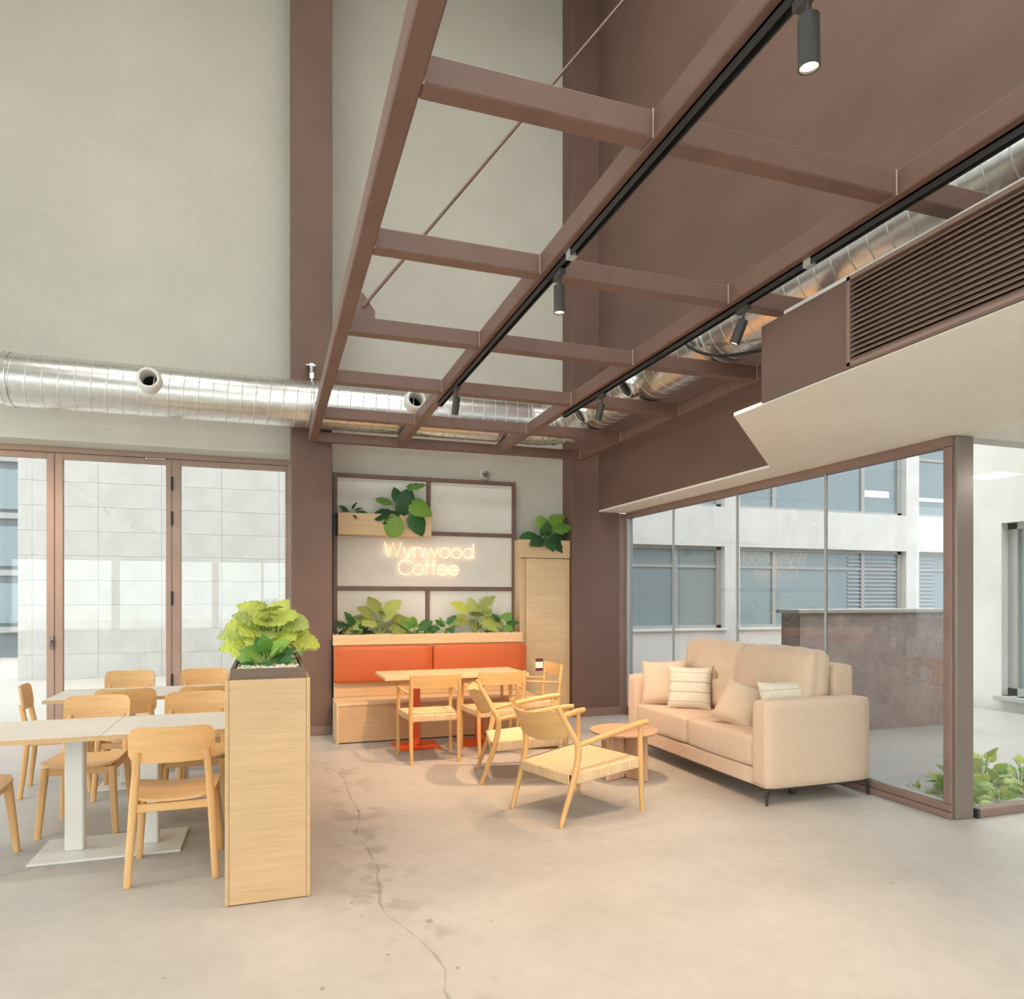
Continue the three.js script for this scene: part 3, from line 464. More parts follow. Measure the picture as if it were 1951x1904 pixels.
// spiral ducts
function ductRun(parent, a, b, r, pitch = 0.132, ph = 0, holes = []) {
  const A = V(...a), B = V(...b), d = V().subVectors(B, A), len = d.length(), q = new THREE.Quaternion().setFromUnitVectors(V(0, 1, 0), d.clone().normalize());
  const put = g => { g.applyQuaternion(q); g.translate(A.x, A.y, A.z); return g; };
  const tube = new THREE.CylinderGeometry(r, r, len, holes.length ? 120 : 48, holes.length ? Math.round(len / 0.025) : 1, true).translate(0, len / 2, 0); { const u = tube.attributes.uv; for (let i = 0; i < u.count; i++) u.setXY(i, u.getX(i) * 2 * Math.PI * r, u.getY(i) * len); }
  put(tube);
  if (holes.length) { // the sheet is cut away under each nozzle
    const p = tube.attributes.position, I = tube.index.array, keep = [];
    for (let i = 0; i < I.length; i += 3) { const c = V(); for (let k = 0; k < 3; k++) c.add(V(p.getX(I[i + k]), p.getY(I[i + k]), p.getZ(I[i + k]))); c.multiplyScalar(1 / 3); if (!holes.some(([at, dir, hr]) => { const v = c.clone().sub(V(...at)), d = V(...dir).normalize(), t = v.dot(d); return Math.abs(t) < 0.12 && v.addScaledVector(d, -t).length() < hr; })) keep.push(I[i], I[i + 1], I[i + 2]); }
    tube.setIndex(keep);
  }
  mesh('duct_section', tube, M.zinc, parent);
  const turns = len / pitch, n = Math.ceil(turns * 26), pos = [], idx = [];
  for (let i = 0; i <= n; i++) { const t = i / n, y = t * len, an = t * turns * 2 * Math.PI + ph; for (const [dr, dy] of [[0, -0.006], [0.0035, -0.002], [0.0035, 0.002], [0, 0.006]]) pos.push(Math.cos(an) * (r + dr), y + dy, Math.sin(an) * (r + dr)); }
  for (let i = 0; i < n; i++) for (let k = 0; k < 3; k++) { const o = i * 4 + k; idx.push(o, o + 4, o + 1, o + 1, o + 4, o + 5); }
  const g = new THREE.BufferGeometry(); g.setAttribute('position', new THREE.Float32BufferAttribute(pos, 3)); g.setIndex(idx); g.computeVertexNormals(); mesh('spiral_seam', put(g), M.seam, parent);
}
function ring(parent, c, dir, r, w, m = M.zinc, name = 'coupling') { const g = new THREE.CylinderGeometry(r, r, w, 48, 1, true); const g2 = new THREE.TorusGeometry(r, 0.006, 6, 48).rotateX(Math.PI / 2); const q = new THREE.Quaternion().setFromUnitVectors(V(0, 1, 0), V(...dir).normalize()); mesh(name, merge(g, g2.clone().translate(0, w / 2, 0), g2.translate(0, -w / 2, 0)).applyQuaternion(q).translate(...c), m, parent); }
function elbow(parent, pts, r, n = 5) { const c = new THREE.CatmullRomCurve3(pts.map(p => V(...p))); const g = new THREE.TubeGeometry(c, n, r, 40); mesh('elbow', g.toNonIndexed().index ? g : (() => { const q = g.toNonIndexed(); return q; })(), M.zinc, parent); for (let i = 0; i <= n; i++) { const p = c.getPointAt(i / n), t = c.getTangentAt(i / n); ring(parent, [p.x, p.y, p.z], [t.x, t.y, t.z], r + 0.003, 0.012, M.seam, 'elbow_rib'); } }
function spigot(parent, at, dir, r0, len, m = M.plastic, label = 'pale round nozzle with a deep opening') {
  const pts = [[r0 * 1.12, 0], [r0 * 1.08, 0.012], [r0, 0.02], [r0, len * 0.7], [r0 * 0.90, len], [r0 * 0.74, len + 0.008], [r0 * 0.66, len - 0.004], [r0 * 0.64, len - 0.06], [r0 * 0.64, -0.04]].map(([a, b]) => new THREE.Vector2(a, b));
  const q = new THREE.Quaternion().setFromUnitVectors(V(0, 1, 0), V(...dir).normalize());
  const s = mesh('air_nozzle', new THREE.LatheGeometry(pts, 32).applyQuaternion(q).translate(...at), m, parent);
  s.userData.label = label;
}
{
  const R = 0.243, y = 3.545, z = -7.79;
  const d = thing('air_duct', 'round galvanised spiral duct running along the back wall', 'air duct');
  const hd = [[[-1.09, 3.575, z + R - 0.03], [0, 0.06, 1], 0.09], [[1.465, 3.60, z + R - 0.03], [0, 0.1, 1], 0.09]];
  ductRun(d, [-2.28, y, z], [2.84, y, z], R, 0.132, 0, hd);
  ring(d, [-2.3, y, z], [1, 0, 0], R + 0.006, 0.05); ring(d, [0.45, y, z], [1, 0, 0], R + 0.004, 0.04);
  elbow(d, [[-2.32, y, z], [-2.7, y + 0.02, z - 0.0], [-3.1, y + 0.12, z + 0.05], [-3.4, y + 0.36, z + 0.08]], R - 0.012, 5);
  ductRun(d, [-3.4, y + 0.36, z + 0.08], [-3.75, y + 1.8, z + 0.08], R - 0.012);
  spigot(d, [-1.09, 3.575, z + R - 0.03], [0, 0.06, 1], 0.112, 0.13); spigot(d, [1.465, 3.60, z + R - 0.03], [0, 0.1, 1], 0.115, 0.13);
  mesh('hanger', merge(box(0.40, 0.44, 3.86, 4.02, -7.93, -7.9), box(0.415, 0.425, 3.6, 3.9, -7.97 + 0.07, -7.90 + 0.02), cyl(0.02, 0.02, 0.05, 10).translate(0.42, 3.95, -7.89), box(0.36, 0.46, 3.99, 4.0, -8.05, -7.88)), M.chrome, d);
  mesh('strap', new THREE.TorusGeometry(R + 0.004, 0.004, 6, 40).rotateY(Math.PI / 2).translate(0.42, y, z), M.seam, d);
  const e = thing('air_duct', 'round galvanised spiral duct bending along the brown wall', 'air duct');
  elbow(e, [[2.86, y, z], [3.05, y, z + 0.03], [3.22, y, z + 0.2], [3.285, y, z + 0.45]], R, 5);
  const he = [-6.75, -5.75].map(q => [[3.285 - R * 0.8, y - R * 0.45, q], [-0.8, -0.6, 0], 0.08]);
  ductRun(e, [3.285, y, z + 0.45], [3.285, y, -4.62], R, 0.132, 1, he); ductRun(e, [3.285, y, -4.62], [3.285, y, 3.2], R, 0.132, 2.5);
  ring(e, [3.285, y, -7.33], [0, 0, 1], R + 0.005, 0.04); ring(e, [3.285, y, -4.62], [0, 0, 1], R + 0.006, 0.05);
  spigot(e, [3.285 - R * 0.8, y - R * 0.45, -6.75], [-0.8, -0.6, 0], 0.11, 0.07, M.zinc, 'round galvanised nozzle'); spigot(e, [3.285 - R * 0.8, y - R * 0.45, -5.75], [-0.8, -0.6, 0], 0.11, 0.07, M.zinc, 'round galvanised nozzle');
  const c = mesh(numbered('power_cable'), limb([[3.00, 3.66, -4.86], [3.03, 3.45, -4.74], [3.10, 3.30, -4.50], [3.24, 3.255, -4.25], [3.40, 3.275, -4.05], [3.53, 3.36, -3.92]], [0.011], { seg: 8, n: 30 }), M.rubber, scene);
  tag(c, 'black cable looping under the duct by the tilted spotlight', 'cable');
}
{ // panel lights: first mirrored in the side glazing, others unseen, lighting the right floor
  for (const [x, z, lb] of [[6.07, -2.6, 'flat panel light in the dropped ceiling nearest the side glazing'], [6.07, 0.4, 'unseen flat panel light in the dropped ceiling over the side room, lighting the right floor'], [3.9, -0.6, 'unseen flat panel light in the dropped ceiling nearest the fascia, lighting the right floor'], [3.9, 2.0, 'unseen flat panel light in the dropped ceiling behind the viewer, lighting the right floor']]) {
    const t = thing('panel_light', lb, 'ceiling light', [x, 2.605, z], 0, 'panel lights in the dropped ceiling');
    mesh('housing', box(-0.17, 0.17, -0.012, 0, -0.17, 0.17, 0.003), M.whitePaint, t);
    mesh('diffuser', box(-0.15, 0.15, -0.015, -0.012, -0.15, 0.15), mat({ color: 0xffffff, emissive: lin(1, 0.95, 0.86), emissiveIntensity: 3 }), t);
    const a = new THREE.RectAreaLight(lin(1, 0.99, 0.96), 75, 0.30, 0.30); a.position.set(x, 2.585, z); a.rotation.x = -Math.PI / 2; scene.add(a);
  }
}

{ // added fill lamps under the hall ceiling, out of view above
  const lb = ['first', 'second', 'third', 'fourth', 'fifth', 'sixth'];
  [[-2.0, -4.4], [2.0, -4.4], [-2.0, 0.2], [2.0, 0.2], [-2.0, 4.6], [2.0, 4.6]].forEach(([x, z], i) => {
    const t = thing('added_fill_lamp', `added long fill lamp out of view under the hall ceiling, ${lb[i]} of six`, 'ceiling light', [x, 9.2, z], 0, 'added fill lamps under the hall ceiling');
    mesh('housing', box(-1.2, 1.2, 0, 0.09, -0.3, 0.3, 0.01), M.whitePaint, t); mesh('suspension', merge(box(-0.9, -0.89, 0.09, 0.4, -0.005, 0.005), box(0.89, 0.9, 0.09, 0.4, -0.005, 0.005)), M.chrome, t);
    mesh('diffuser', box(-1.17, 1.17, -0.005, 0, -0.28, 0.28), mat({ color: 0xffffff, emissive: lin(1, 0.94, 0.84), emissiveIntensity: 3 }), t);
    const a = new THREE.RectAreaLight(lin(1, 0.98, 0.95), 17, 2.34, 0.56); a.position.set(x, 9.18, z); a.rotation.x = -Math.PI / 2; scene.add(a);
  });
}
// ================================================================ BENCH, PLANTERS, CABINET, SIGN
{
  const b = thing('banquette_bench', 'long oak bench with orange upholstered back under the wall planter', 'bench');
  const x0 = 0.655, x1 = 2.84;
  mesh('seat_panel', box(x0, x1, 0.385, 0.415, -7.97, -7.475, 0.006), M.oakPale, b);
  mesh('front_panel', box(x0 + 0.0, x1, 0.012, 0.384, -7.50, -7.482, 0.002), M.oak, b);
  mesh('plinth', box(x0 + 0.01, x1 - 0.01, 0, 0.012, -7.95, -7.49), M.black, b);
  mesh('side_panel', box(x0 - 0.012, x0 + 0.01, 0.0, 0.413, -7.97, -7.478, 0.003), M.oakPale, b);
  mesh('side_panel', box(x1 - 0.01, x1 + 0.01, 0.0, 0.413, -7.97, -7.478, 0.003), M.oakPale, b);
  mesh('back_panel', box(x0, x1, 0.415, 0.983, -8.0, -7.972, 0.002), M.oak, b);
  const xm = 1.745;
  for (const [a, c] of [[x0 - 0.005, xm - 0.003], [xm + 0.003, x1 + 0.03]]) { const g = soft(c - a, 0.40, 0.075, 0.022, { bulge: [0, 0, 0.012], n: 10 }); const m = mesh('back_cushion', g, M.orange, b); m.position.set((a + c) / 2, 0.777, -7.933); m.userData.label = 'orange leather-look back cushion'; }
  const p = thing('bench_planter', 'long oak planter box filled with white gravel above the orange cushions', 'planter');
  mesh('front_board', box(x0 - 0.01, x1, 0.985, 1.098, -7.985, -7.955, 0.003), M.oakPale, p); mesh('base_board', box(x0, x1, 0.985, 1.0, -8.56, -7.985), M.oak, p);
  mesh('end_board', box(x1 - 0.02, x1, 0.985, 1.098, -8.56, -7.985, 0.002), M.oak, p);
  mesh('soil', box(x0, x1 - 0.02, 1.0, 1.075, -8.55, -7.986), M.soil, p);
  pebbles(p, x0 + 0.02, x1 - 0.04, -8.5, -8.0, 1.078, 900, 0.016, 5);
}
function pebbles(parent, x0, x1, z0, z1, y, n, r, sd) {
  const g = new THREE.IcosahedronGeometry(1, 0), im = new THREE.InstancedMesh(g, M.gravel, n), o = new THREE.Object3D(); seed = sd * 991;
  for (let i = 0; i < n; i++) { o.position.set(rr(x0, x1), y + rr(-0.003, 0.010), rr(z0, z1)); o.rotation.set(rr(0, 6), rr(0, 6), rr(0, 6)); const s = r * rr(0.5, 1.15); o.scale.set(s, s * 0.7, s * rr(0.7, 1)); o.updateMatrix(); im.setMatrixAt(i, o.matrix); const k = rr(0.72, 1.05); im.setColorAt(i, lin(k, k * 0.97, k * 0.9)); }
  im.name = 'gravel'; im.userData.kind = 'stuff'; im.castShadow = im.receiveShadow = true; parent.add(im); return im;
}
{ // lattice of brown bars with pale panels on the wall
  const g = thing('lattice_screen', 'brown metal lattice with pale panels mounted on the back wall', 'wall lattice');
  const z0 = -8.578, z1 = -8.535, t = 0.046; // bars
  const X0 = 0.697, X1 = 2.955, Y0 = 1.06, Y1 = 2.975, xm = 1.83, ya = 1.62, yb = 2.295;
  const bar = (a, b, c, d) => mesh('bar', box(a, b, c, d, z0, z1, 0.003), M.steel, g);
  bar(X0, X0 + t, Y0, Y1); bar(X1 - t, X1, Y0, Y1); bar(X0 + t, X1 - t, Y1 - t, Y1); bar(X0 + t, X1 - t, ya - t / 2, ya + t / 2); bar(xm, X1 - t, yb - t / 2, yb + t / 2);
  bar(xm - t / 2, xm + t / 2, yb + t / 2, Y1 - t); bar(xm - 0.012 - t / 2, xm - 0.012 + t / 2, Y0, ya - t / 2);
  for (const [a, b, c, d] of [[X0 + t, xm - t / 2, yb, Y1 - t], [xm + t / 2, X1 - t, yb + t / 2, Y1 - t], [X0 + t, X1 - t, ya + t / 2, yb - t / 2], [X0 + t, xm - 0.035, Y0, ya - t / 2], [xm + 0.011, X1 - t, Y0, ya - t / 2]]) mesh('panel', box(a + 0.002, b - 0.002, c + 0.002, d - 0.002, z0, z0 + 0.012), M.panel, g);
  const p = thing('oak_planter_box', 'small oak planter box hung on the lattice above the sign', 'planter');
  const a = 0.735, b = 1.826, c = 2.235, d = 2.49, f = -8.36;
  mesh('front_board', box(a, b, c, d, f - 0.018, f, 0.003), M.oakPale, p); mesh('end_board', box(a, a + 0.018, c, d, -8.533, f - 0.018, 0.002), M.oak, p); mesh('end_board', box(b - 0.018, b, c, d, -8.533, f - 0.018, 0.002), M.oak, p);
  mesh('base_board', box(a + 0.018, b - 0.018, c, c + 0.018, -8.533, f - 0.018), M.oak, p); mesh('soil', box(a + 0.018, b - 0.018, c + 0.1, d - 0.03, -8.533, f - 0.018), M.soil, p);
  mesh('bracket', box(a - 0.05, a, c - 0.01, d, -8.534, -8.48), M.black, p);
}
{
  const c = thing('oak_cabinet', 'tall pale oak cabinet between the bench and the corner column', 'cabinet');
  const x0 = 2.935, x1 = 3.615, f = -8.335, t = 2.235;
  mesh('body', merge(box(x0, x0 + 0.02, 0, 2.02, -8.575, f - 0.0, 0.002, 'y'), box(x0 + 0.02, x1, 0, 2.0, -8.575, f - 0.022)), M.oakPale, c);
  mesh('filler_strip', box(x0 + 0.02, x0 + 0.075, 0.06, 2.0, f - 0.022, f - 0.004, 0.002, 'y'), M.oak, c);
  mesh('door', box(x0 + 0.082, x1 - 0.004, 0.06, 2.0, f - 0.022, f + 0.0, 0.002), M.oakPale, c);
  mesh('planter_front', box(x0, x1, 2.008, t, f - 0.02, f + 0.002, 0.002), M.oakPale, c);
  mesh('planter_side', box(x0, x0 + 0.02, 2.02, t, -8.575, f - 0.02, 0.002), M.oakPale, c); mesh('soil', box(x0 + 0.02, x1, 2.1, t - 0.03, -8.575, f - 0.02), M.soil, c);
  mesh('plinth', box(x0 + 0.02, x1, 0, 0.055, f - 0.02, f - 0.008), M.oak, c);
}
{ // security camera
  const g = thing('security_camera', 'small white dome camera on the wall above the lattice', 'camera', [2.558, 3.06, -8.6]);
  const r = q => q.rotateX(Math.PI / 2);
  mesh('base', r(new THREE.LatheGeometry([[0.0001, 0], [0.066, 0], [0.068, 0.012], [0.056, 0.04], [0.046, 0.046]].map(q => new THREE.Vector2(...q)), 28)), M.plastic, g);
  mesh('dome', new THREE.SphereGeometry(0.046, 20, 14).translate(0, 0, 0.04), mat({ color: lin(0.35, 0.34, 0.33), roughness: 0.25, metalness: 0.4 }), g);
  mesh('lens', r(cyl(0.014, 0.014, 0.01, 16)).translate(-0.012, -0.008, 0.086), M.black, g);
}
{ // neon lettering: two rows of bent glass tubes
  const g = thing('neon_sign', 'glowing warm neon lettering in two rows on the lattice panel', 'neon sign');
  const nm = mat({ color: 0x000000, emissive: lin(1, 0.60, 0.28), emissiveIntensity: 3.2 }), S = 0.178, R = 0.0042, zz = -8.545;
  const arc = (cx, cy, r, a0, a1, n = 22, ry = r) => Array.from({ length: n + 1 }, (_, i) => { const a = (a0 + (a1 - a0) * i / n) * Math.PI / 180; return [cx + r * Math.cos(a), cy + ry * Math.sin(a)]; });
  const xh = 0.68, q = 0.34; // x-height, bowl radius
  const G = {
    W: [1.12, [[[0, 1], [0.28, 0], [0.56, 0.98], [0.84, 0], [1.12, 1]]]],
    y: [0.62, [[[0, xh], [0.31, 0.0]], [[0.62, xh], [0.31, 0], [0.2, -0.27]]]],
    n: [0.56, [[[0, 0], [0, xh]], [[0, 0.40], ...arc(0.28, 0.40, 0.28, 180, 0, 18), [0.56, 0]]]],
    w: [0.92, [[[0, xh], [0.23, 0], [0.46, xh], [0.69, 0], [0.92, xh]]]],
    o: [0.70, [arc(0.35, q, 0.35, 90, 450, 34, q)]],
    d: [0.70, [arc(0.35, q, 0.35, 0, 360, 34, q), [[0.70, 0], [0.70, 1.02]]]],
    C: [0.92, [arc(0.5, 0.5, 0.5, 42, 318, 34)]],
    f: [0.36, [[[0.14, 0], [0.14, 0.78], ...arc(0.36, 0.78, 0.22, 180, 95, 10)], [[0, xh], [0.32, xh]]]],
    e: [0.70, [[[0.0, q], [0.70, q], ...arc(0.35, q, 0.35, 0, 325, 32, q)]]],
  };
  const row = (txt, x0, x1, y) => {
    const tot = [...txt].reduce((s, c) => s + G[c][0], 0), gap = ((x1 - x0) / S - tot) / (txt.length - 1); let x = 0;
    for (const ch of txt) {
      const gs = G[ch][1].map(st => { const sharp = st.length < 7; return limb(st.map(([a, b]) => [x0 + (x + a) * S, y + b * S, zz]), [R], { seg: 8, curve: !sharp, n: st.length * 2, cap: true }); });
      const m = mesh('letter', merge(gs), nm, g);
      { const [a, b] = [G[ch][1][0][0], G[ch][1][0][1]]; const l = new THREE.PointLight(lin(1, 0.66, 0.34), 0.0045, 0, 2); l.position.set(x0 + (x + (a[0] + b[0]) / 2) * S, y + (a[1] + b[1]) / 2 * S, zz); l.shadow.radius = 0.2; l.castShadow = true; scene.add(l); }
      x += G[ch][0] + gap;
    }
  };
  row('Wynwood', 1.296, 2.398, 1.998); row('Coffee', 1.462, 2.208, 1.787);
  mesh('standoff', merge([1.5, 1.8, 2.1].map(x => cyl(0.004, 0.004, 0.02, 6).rotateX(Math.PI / 2).translate(x, 1.9, -8.557))), M.plastic, g);
}

// ================================================================ PLANTER DIVIDER IN FRONT
{
  const p = thing('planter_divider', 'tall oak planter divider with dark inner rim beside the white tables', 'planter');
  const x0 = -0.209, x1 = 0.190, z0 = -6.75, z1 = -3.712, H = 1.10;
  mesh('end_panel', box(x0 + 0.019, x1 - 0.019, 0.004, H, z1 - 0.018, z1 - 0.001, 0.0015), M.oak, p);
  mesh('side_panel', box(x0, x0 + 0.018, 0.002, H, z0, z1, 0.002, 'z'), M.oakEdge, p); mesh('side_panel', box(x1 - 0.018, x1, 0.002, H, z0, z1, 0.002, 'z'), M.oakEdge, p);
  mesh('end_panel', box(x0 + 0.019, x1 - 0.019, 0.004, H, z0, z0 + 0.018, 0.0015), M.oak, p);
  const a = x0 + 0.022, b = x1 - 0.02, y0 = H - 0.3, y1 = H + 0.053, c = z0 + 0.02, d = z1 - 0.022;
  mesh('inner_rim', merge(box(a, b, y0, y1, d - 0.018, d, 0.002), box(a, b, y0, y1, c, c + 0.018, 0.002), box(a, a + 0.018, y0, y1, c + 0.018, d - 0.018, 0.002, 'z'), box(b - 0.018, b, y0, y1, c + 0.018, d - 0.018, 0.002, 'z')), M.rim, p);
  mesh('soil', box(a + 0.018, b - 0.018, y0, H + 0.03, c + 0.018, d - 0.018), M.soil, p);
  pebbles(p, a + 0.03, b - 0.03, c + 0.03, d - 0.03, H + 0.034, 2600, 0.015, 6);
}

// ================================================================ WHITE TABLES
function whiteTable(z0, z1, label) {
  const t = thing('dining_table', label, 'table'); const xa = -1.585, xm = -0.882, xb = -0.222;
  mesh('tabletop', box(xa, xm - 0.001, 0.722, 0.75, z0, z1, 0.002), M.top, t); mesh('tabletop', box(xm + 0.001, xb, 0.722, 0.75, z0, z1, 0.002), M.top, t);
  mesh('edge_band', merge(box(xa - 0.001, xb, 0.7215, 0.7485, z1, z1 + 0.002), box(xa - 0.002, xa, 0.7215, 0.7485, z0, z1 + 0.002), box(xa, xb, 0.7215, 0.7485, z0 - 0.002, z0)), M.oakEdge, t);
  const zc = (z0 + z1) / 2 - 0.09;
  for (const x of [-1.095, -0.695]) { mesh('post', box(x - 0.05, x + 0.05, 0.012, 0.70, zc - 0.04, zc + 0.04, 0.008), M.whitePaint, t); mesh('mounting_plate', box(x - 0.15, x + 0.15, 0.70, 0.722, zc - 0.2, zc + 0.2, 0.003), M.black, t); }
  mesh('base_plate', box(-1.29, -0.503, 0, 0.012, zc - 0.235, zc + 0.215, 0.003), M.whitePaint, t);
}
whiteTable(-5.075, -4.41, 'long white-topped table in the foreground with white pedestal base'); whiteTable(-6.70, -6.05, 'white-topped table further back by the glazed doors');

// ================================================================ WOODEN CHAIRS
function woodChair(label) {
  const c = thing('wooden_chair', label, 'chair', [0, 0, 0], 0, 'light wooden chairs at the white tables');
  for (const s of [-1, 1]) {
    mesh('leg', limb([[s * 0.212, 0, 0.235], [s * 0.188, 0.42, 0.195], [s * 0.166, 0.70, 0.232]], [0.0175, 0.021, 0.017], { seg: 12, square: 6, n: 10 }), M.chair, c);
    mesh('leg', limb([[s * 0.218, 0, -0.225], [s * 0.19, 0.425, -0.185]], [0.0165, 0.023], { seg: 12, square: 6 }), M.chair, c);
    mesh('seat_rail', box(s * 0.186 - 0.011, s * 0.186 + 0.011, 0.385, 0.43, -0.18, 0.19, 0.003, 'z'), M.chair, c);
  }
  mesh('seat_rail', box(-0.18, 0.18, 0.38, 0.428, -0.195, -0.173, 0.003), M.chair, c); mesh('seat_rail', box(-0.18, 0.18, 0.375, 0.42, 0.185, 0.207, 0.003), M.chair, c);
  const seat = sheet(0.45, 0.44, 0.07, 0.013, (x, y) => 0.55 * x * x - 0.012 + 0.10 * Math.max(0, y - 0.1) ** 1 * 0.3, 14, 10, t => 1.0 - 0.10 * t); // y -> depth: -h/2 is the front
  seat.rotateX(-Math.PI / 2); seat.scale(1, 1, -1); { const p = seat.attributes.position; for (let i = 0; i < p.count; i += 3) for (const k of ['position', 'normal', 'uv']) { const a = seat.attributes[k], n = a.itemSize; for (let q = 0; q < n; q++) { const t = a.array[(i + 1) * n + q]; a.array[(i + 1) * n + q] = a.array[(i + 2) * n + q]; a.array[(i + 2) * n + q] = t; } } seat.computeVertexNormals(); }
  mesh('seat', seat.translate(0, 0.442, -0.005), M.chair, c);
  const back = sheet(0.415, 0.192, 0.052, 0.013, (x, y) => -0.75 * x * x + 0.02, 16, 8); back.rotateX(0.14);
  mesh('backrest', back.translate(0, 0.735, 0.232), M.chair, c);
  return c;
}
const ch0 = woodChair('light wooden chair in the foreground with its back to the viewer'); ch0.position.set(-0.495, 0, -4.36); ch0.rotation.y = 0.02;
copyOf(ch0, 'light wooden chair across the front table beside the white pedestal', [-1.143, 0, -5.35], Math.PI - 0.05);
copyOf(ch0, 'light wooden chair across the front table half hidden by the planter divider', [-0.50, 0, -5.36], Math.PI + 0.02);
copyOf(ch0, 'light wooden chair tucked under the far table with its back to the viewer', [-1.025, 0, -6.19], 0.0);
copyOf(ch0, 'light wooden chair under the far table right beside the planter divider', [-0.46, 0, -6.19], 0.03);
copyOf(ch0, 'light wooden chair on the window side of the far table below the door handle leaf', [-1.235, 0, -7.17], Math.PI);
copyOf(ch0, 'light wooden chair on the window side of the far table nearest the column', [-0.595, 0, -7.17], Math.PI);
copyOf(ch0, 'light wooden chair turned sideways at the left end of the far table', [-1.565, 0, -6.45], -Math.PI / 2 + 0.12);
copyOf(ch0, 'light wooden chair cut off by the left edge at the front table end', [-1.645, 0, -4.71], -Math.PI / 2);

// ================================================================ ORANGE PEDESTAL TABLE AND ARMCHAIRS
{
  const t = thing('bench_table', 'oak table on two orange pedestals in front of the bench', 'table');
  mesh('tabletop', box(1.02, 2.46, 0.722, 0.752, -7.36, -6.70, 0.003), M.oakPale, t);
  for (const x of [1.40, 2.075]) {
    mesh('post', box(x - 0.04, x + 0.04, 0.01, 0.70, -7.20, -7.12, 0.006), M.orangeSteel, t); mesh('base_plate', box(x - 0.225, x + 0.225, 0, 0.01, -7.375, -6.935, 0.003), M.orangeSteel, t); mesh('mounting_plate', box(x - 0.15, x + 0.15, 0.70, 0.722, -7.3, -7.0, 0.002), M.orangeSteel, t);
  }
}
// woven seat: trapezoid of cord strands going over and under each other, and a rolled edge wound with cord
function wovenSeat(parent, wf, wr, zf, zr, yf, yr, th) {
  const pitch = 0.019, cu = Math.round((wf + wr) / pitch), cv = Math.round((zr - zf) / pitch), q = 4, nu = cu * q, nv = cv * q, pos = [], uv = [], idx = [];
  const bump = (a, b) => { const i = Math.floor(a), j = Math.floor(b), f = a - i, g = b - j, r = t => Math.sqrt(Math.max(0, 1 - (2 * t - 1) ** 2)); return (i + j) & 1 ? 0.0042 * r(f) * (0.72 + 0.28 * Math.sin(Math.PI * g)) : 0.0042 * r(g) * (0.72 + 0.28 * Math.sin(Math.PI * f)); };
  for (let j = 0; j <= nv; j++) for (let i = 0; i <= nu; i++) {
    const a = i / nu, b = j / nv, hw = lerp(wf, wr, b), x = lerp(-hw, hw, a), z = lerp(zf, zr, b); const h = bump(Math.min(i / q, cu - 1e-4), Math.min(j / q, cv - 1e-4));
    pos.push(x, lerp(yf, yr, b) - 0.004 - 0.012 * Math.sin(Math.PI * a) * Math.sin(Math.PI * b) + h, z); uv.push(x, z);
  }
  for (let j = 0; j < nv; j++) for (let i = 0; i < nu; i++) { const a = j * (nu + 1) + i; idx.push(a, a + nu + 1, a + 1, a + 1, a + nu + 1, a + nu + 2); }
  const g = new THREE.BufferGeometry(); g.setAttribute('position', new THREE.Float32BufferAttribute(pos, 3)); g.setAttribute('uv', new THREE.Float32BufferAttribute(uv, 2)); g.setIndex(idx); g.computeVertexNormals();
  const s = mesh('woven_seat', g, M.cord, parent); s.userData.label = 'woven paper cord seat';
  const sec = []; for (let k = 0; k <= 6; k++) { const a = Math.PI / 2 - Math.PI * k / 6; sec.push([0.012 * Math.cos(a), (th / 2 - 0.012) * (k < 3.5 ? 1 : -1) + 0.012 * Math.sin(a) - th / 2 + 0.003]); }
  const corners = [[-wf, zf, yf], [wf, zf, yf], [wr, zr, yr], [-wr, zr, yr]], bp = [], bu = [], bi = []; let run = 0;
  for (let k = 0; k < 4; k++) {
    const A = corners[k], B = corners[(k + 1) % 4], dx = B[0] - A[0], dz = B[1] - A[1], l = Math.hypot(dx, dz), nx = dz / l, nz = -dx / l, n = Math.round(l / 0.009) * 4, o = bp.length / 3;
    for (let i = 0; i <= n; i++) { const t = i / n, rip = 0.0022 * Math.abs(Math.sin(Math.PI * i / 4)); for (let e = 0; e < 7; e++) { const r = sec[e][0] + rip; bp.push(lerp(A[0], B[0], t) + nx * r, lerp(A[2], B[2], t) + sec[e][1], lerp(A[1], B[1], t) + nz * r); bu.push(run + t * l, e * 0.012); } }
    for (let i = 0; i < n; i++) for (let e = 0; e < 6; e++) { const a = o + i * 7 + e; bi.push(a, a + 7, a + 1, a + 1, a + 7, a + 8); }
    run += l;
  }
  const e = new THREE.BufferGeometry(); e.setAttribute('position', new THREE.Float32BufferAttribute(bp, 3)); e.setAttribute('uv', new THREE.Float32BufferAttribute(bu, 2)); e.setIndex(bi); e.computeVertexNormals();
  mesh('seat_edge', e, M.cordBand, parent);
  const und = box(-Math.min(wf, wr) * 0.9, Math.min(wf, wr) * 0.9, Math.min(yf, yr) - th + 0.004, Math.min(yf, yr) - th + 0.012, zf + 0.03, zr - 0.03); mesh('seat_underside', und, M.cordBand, parent);
}
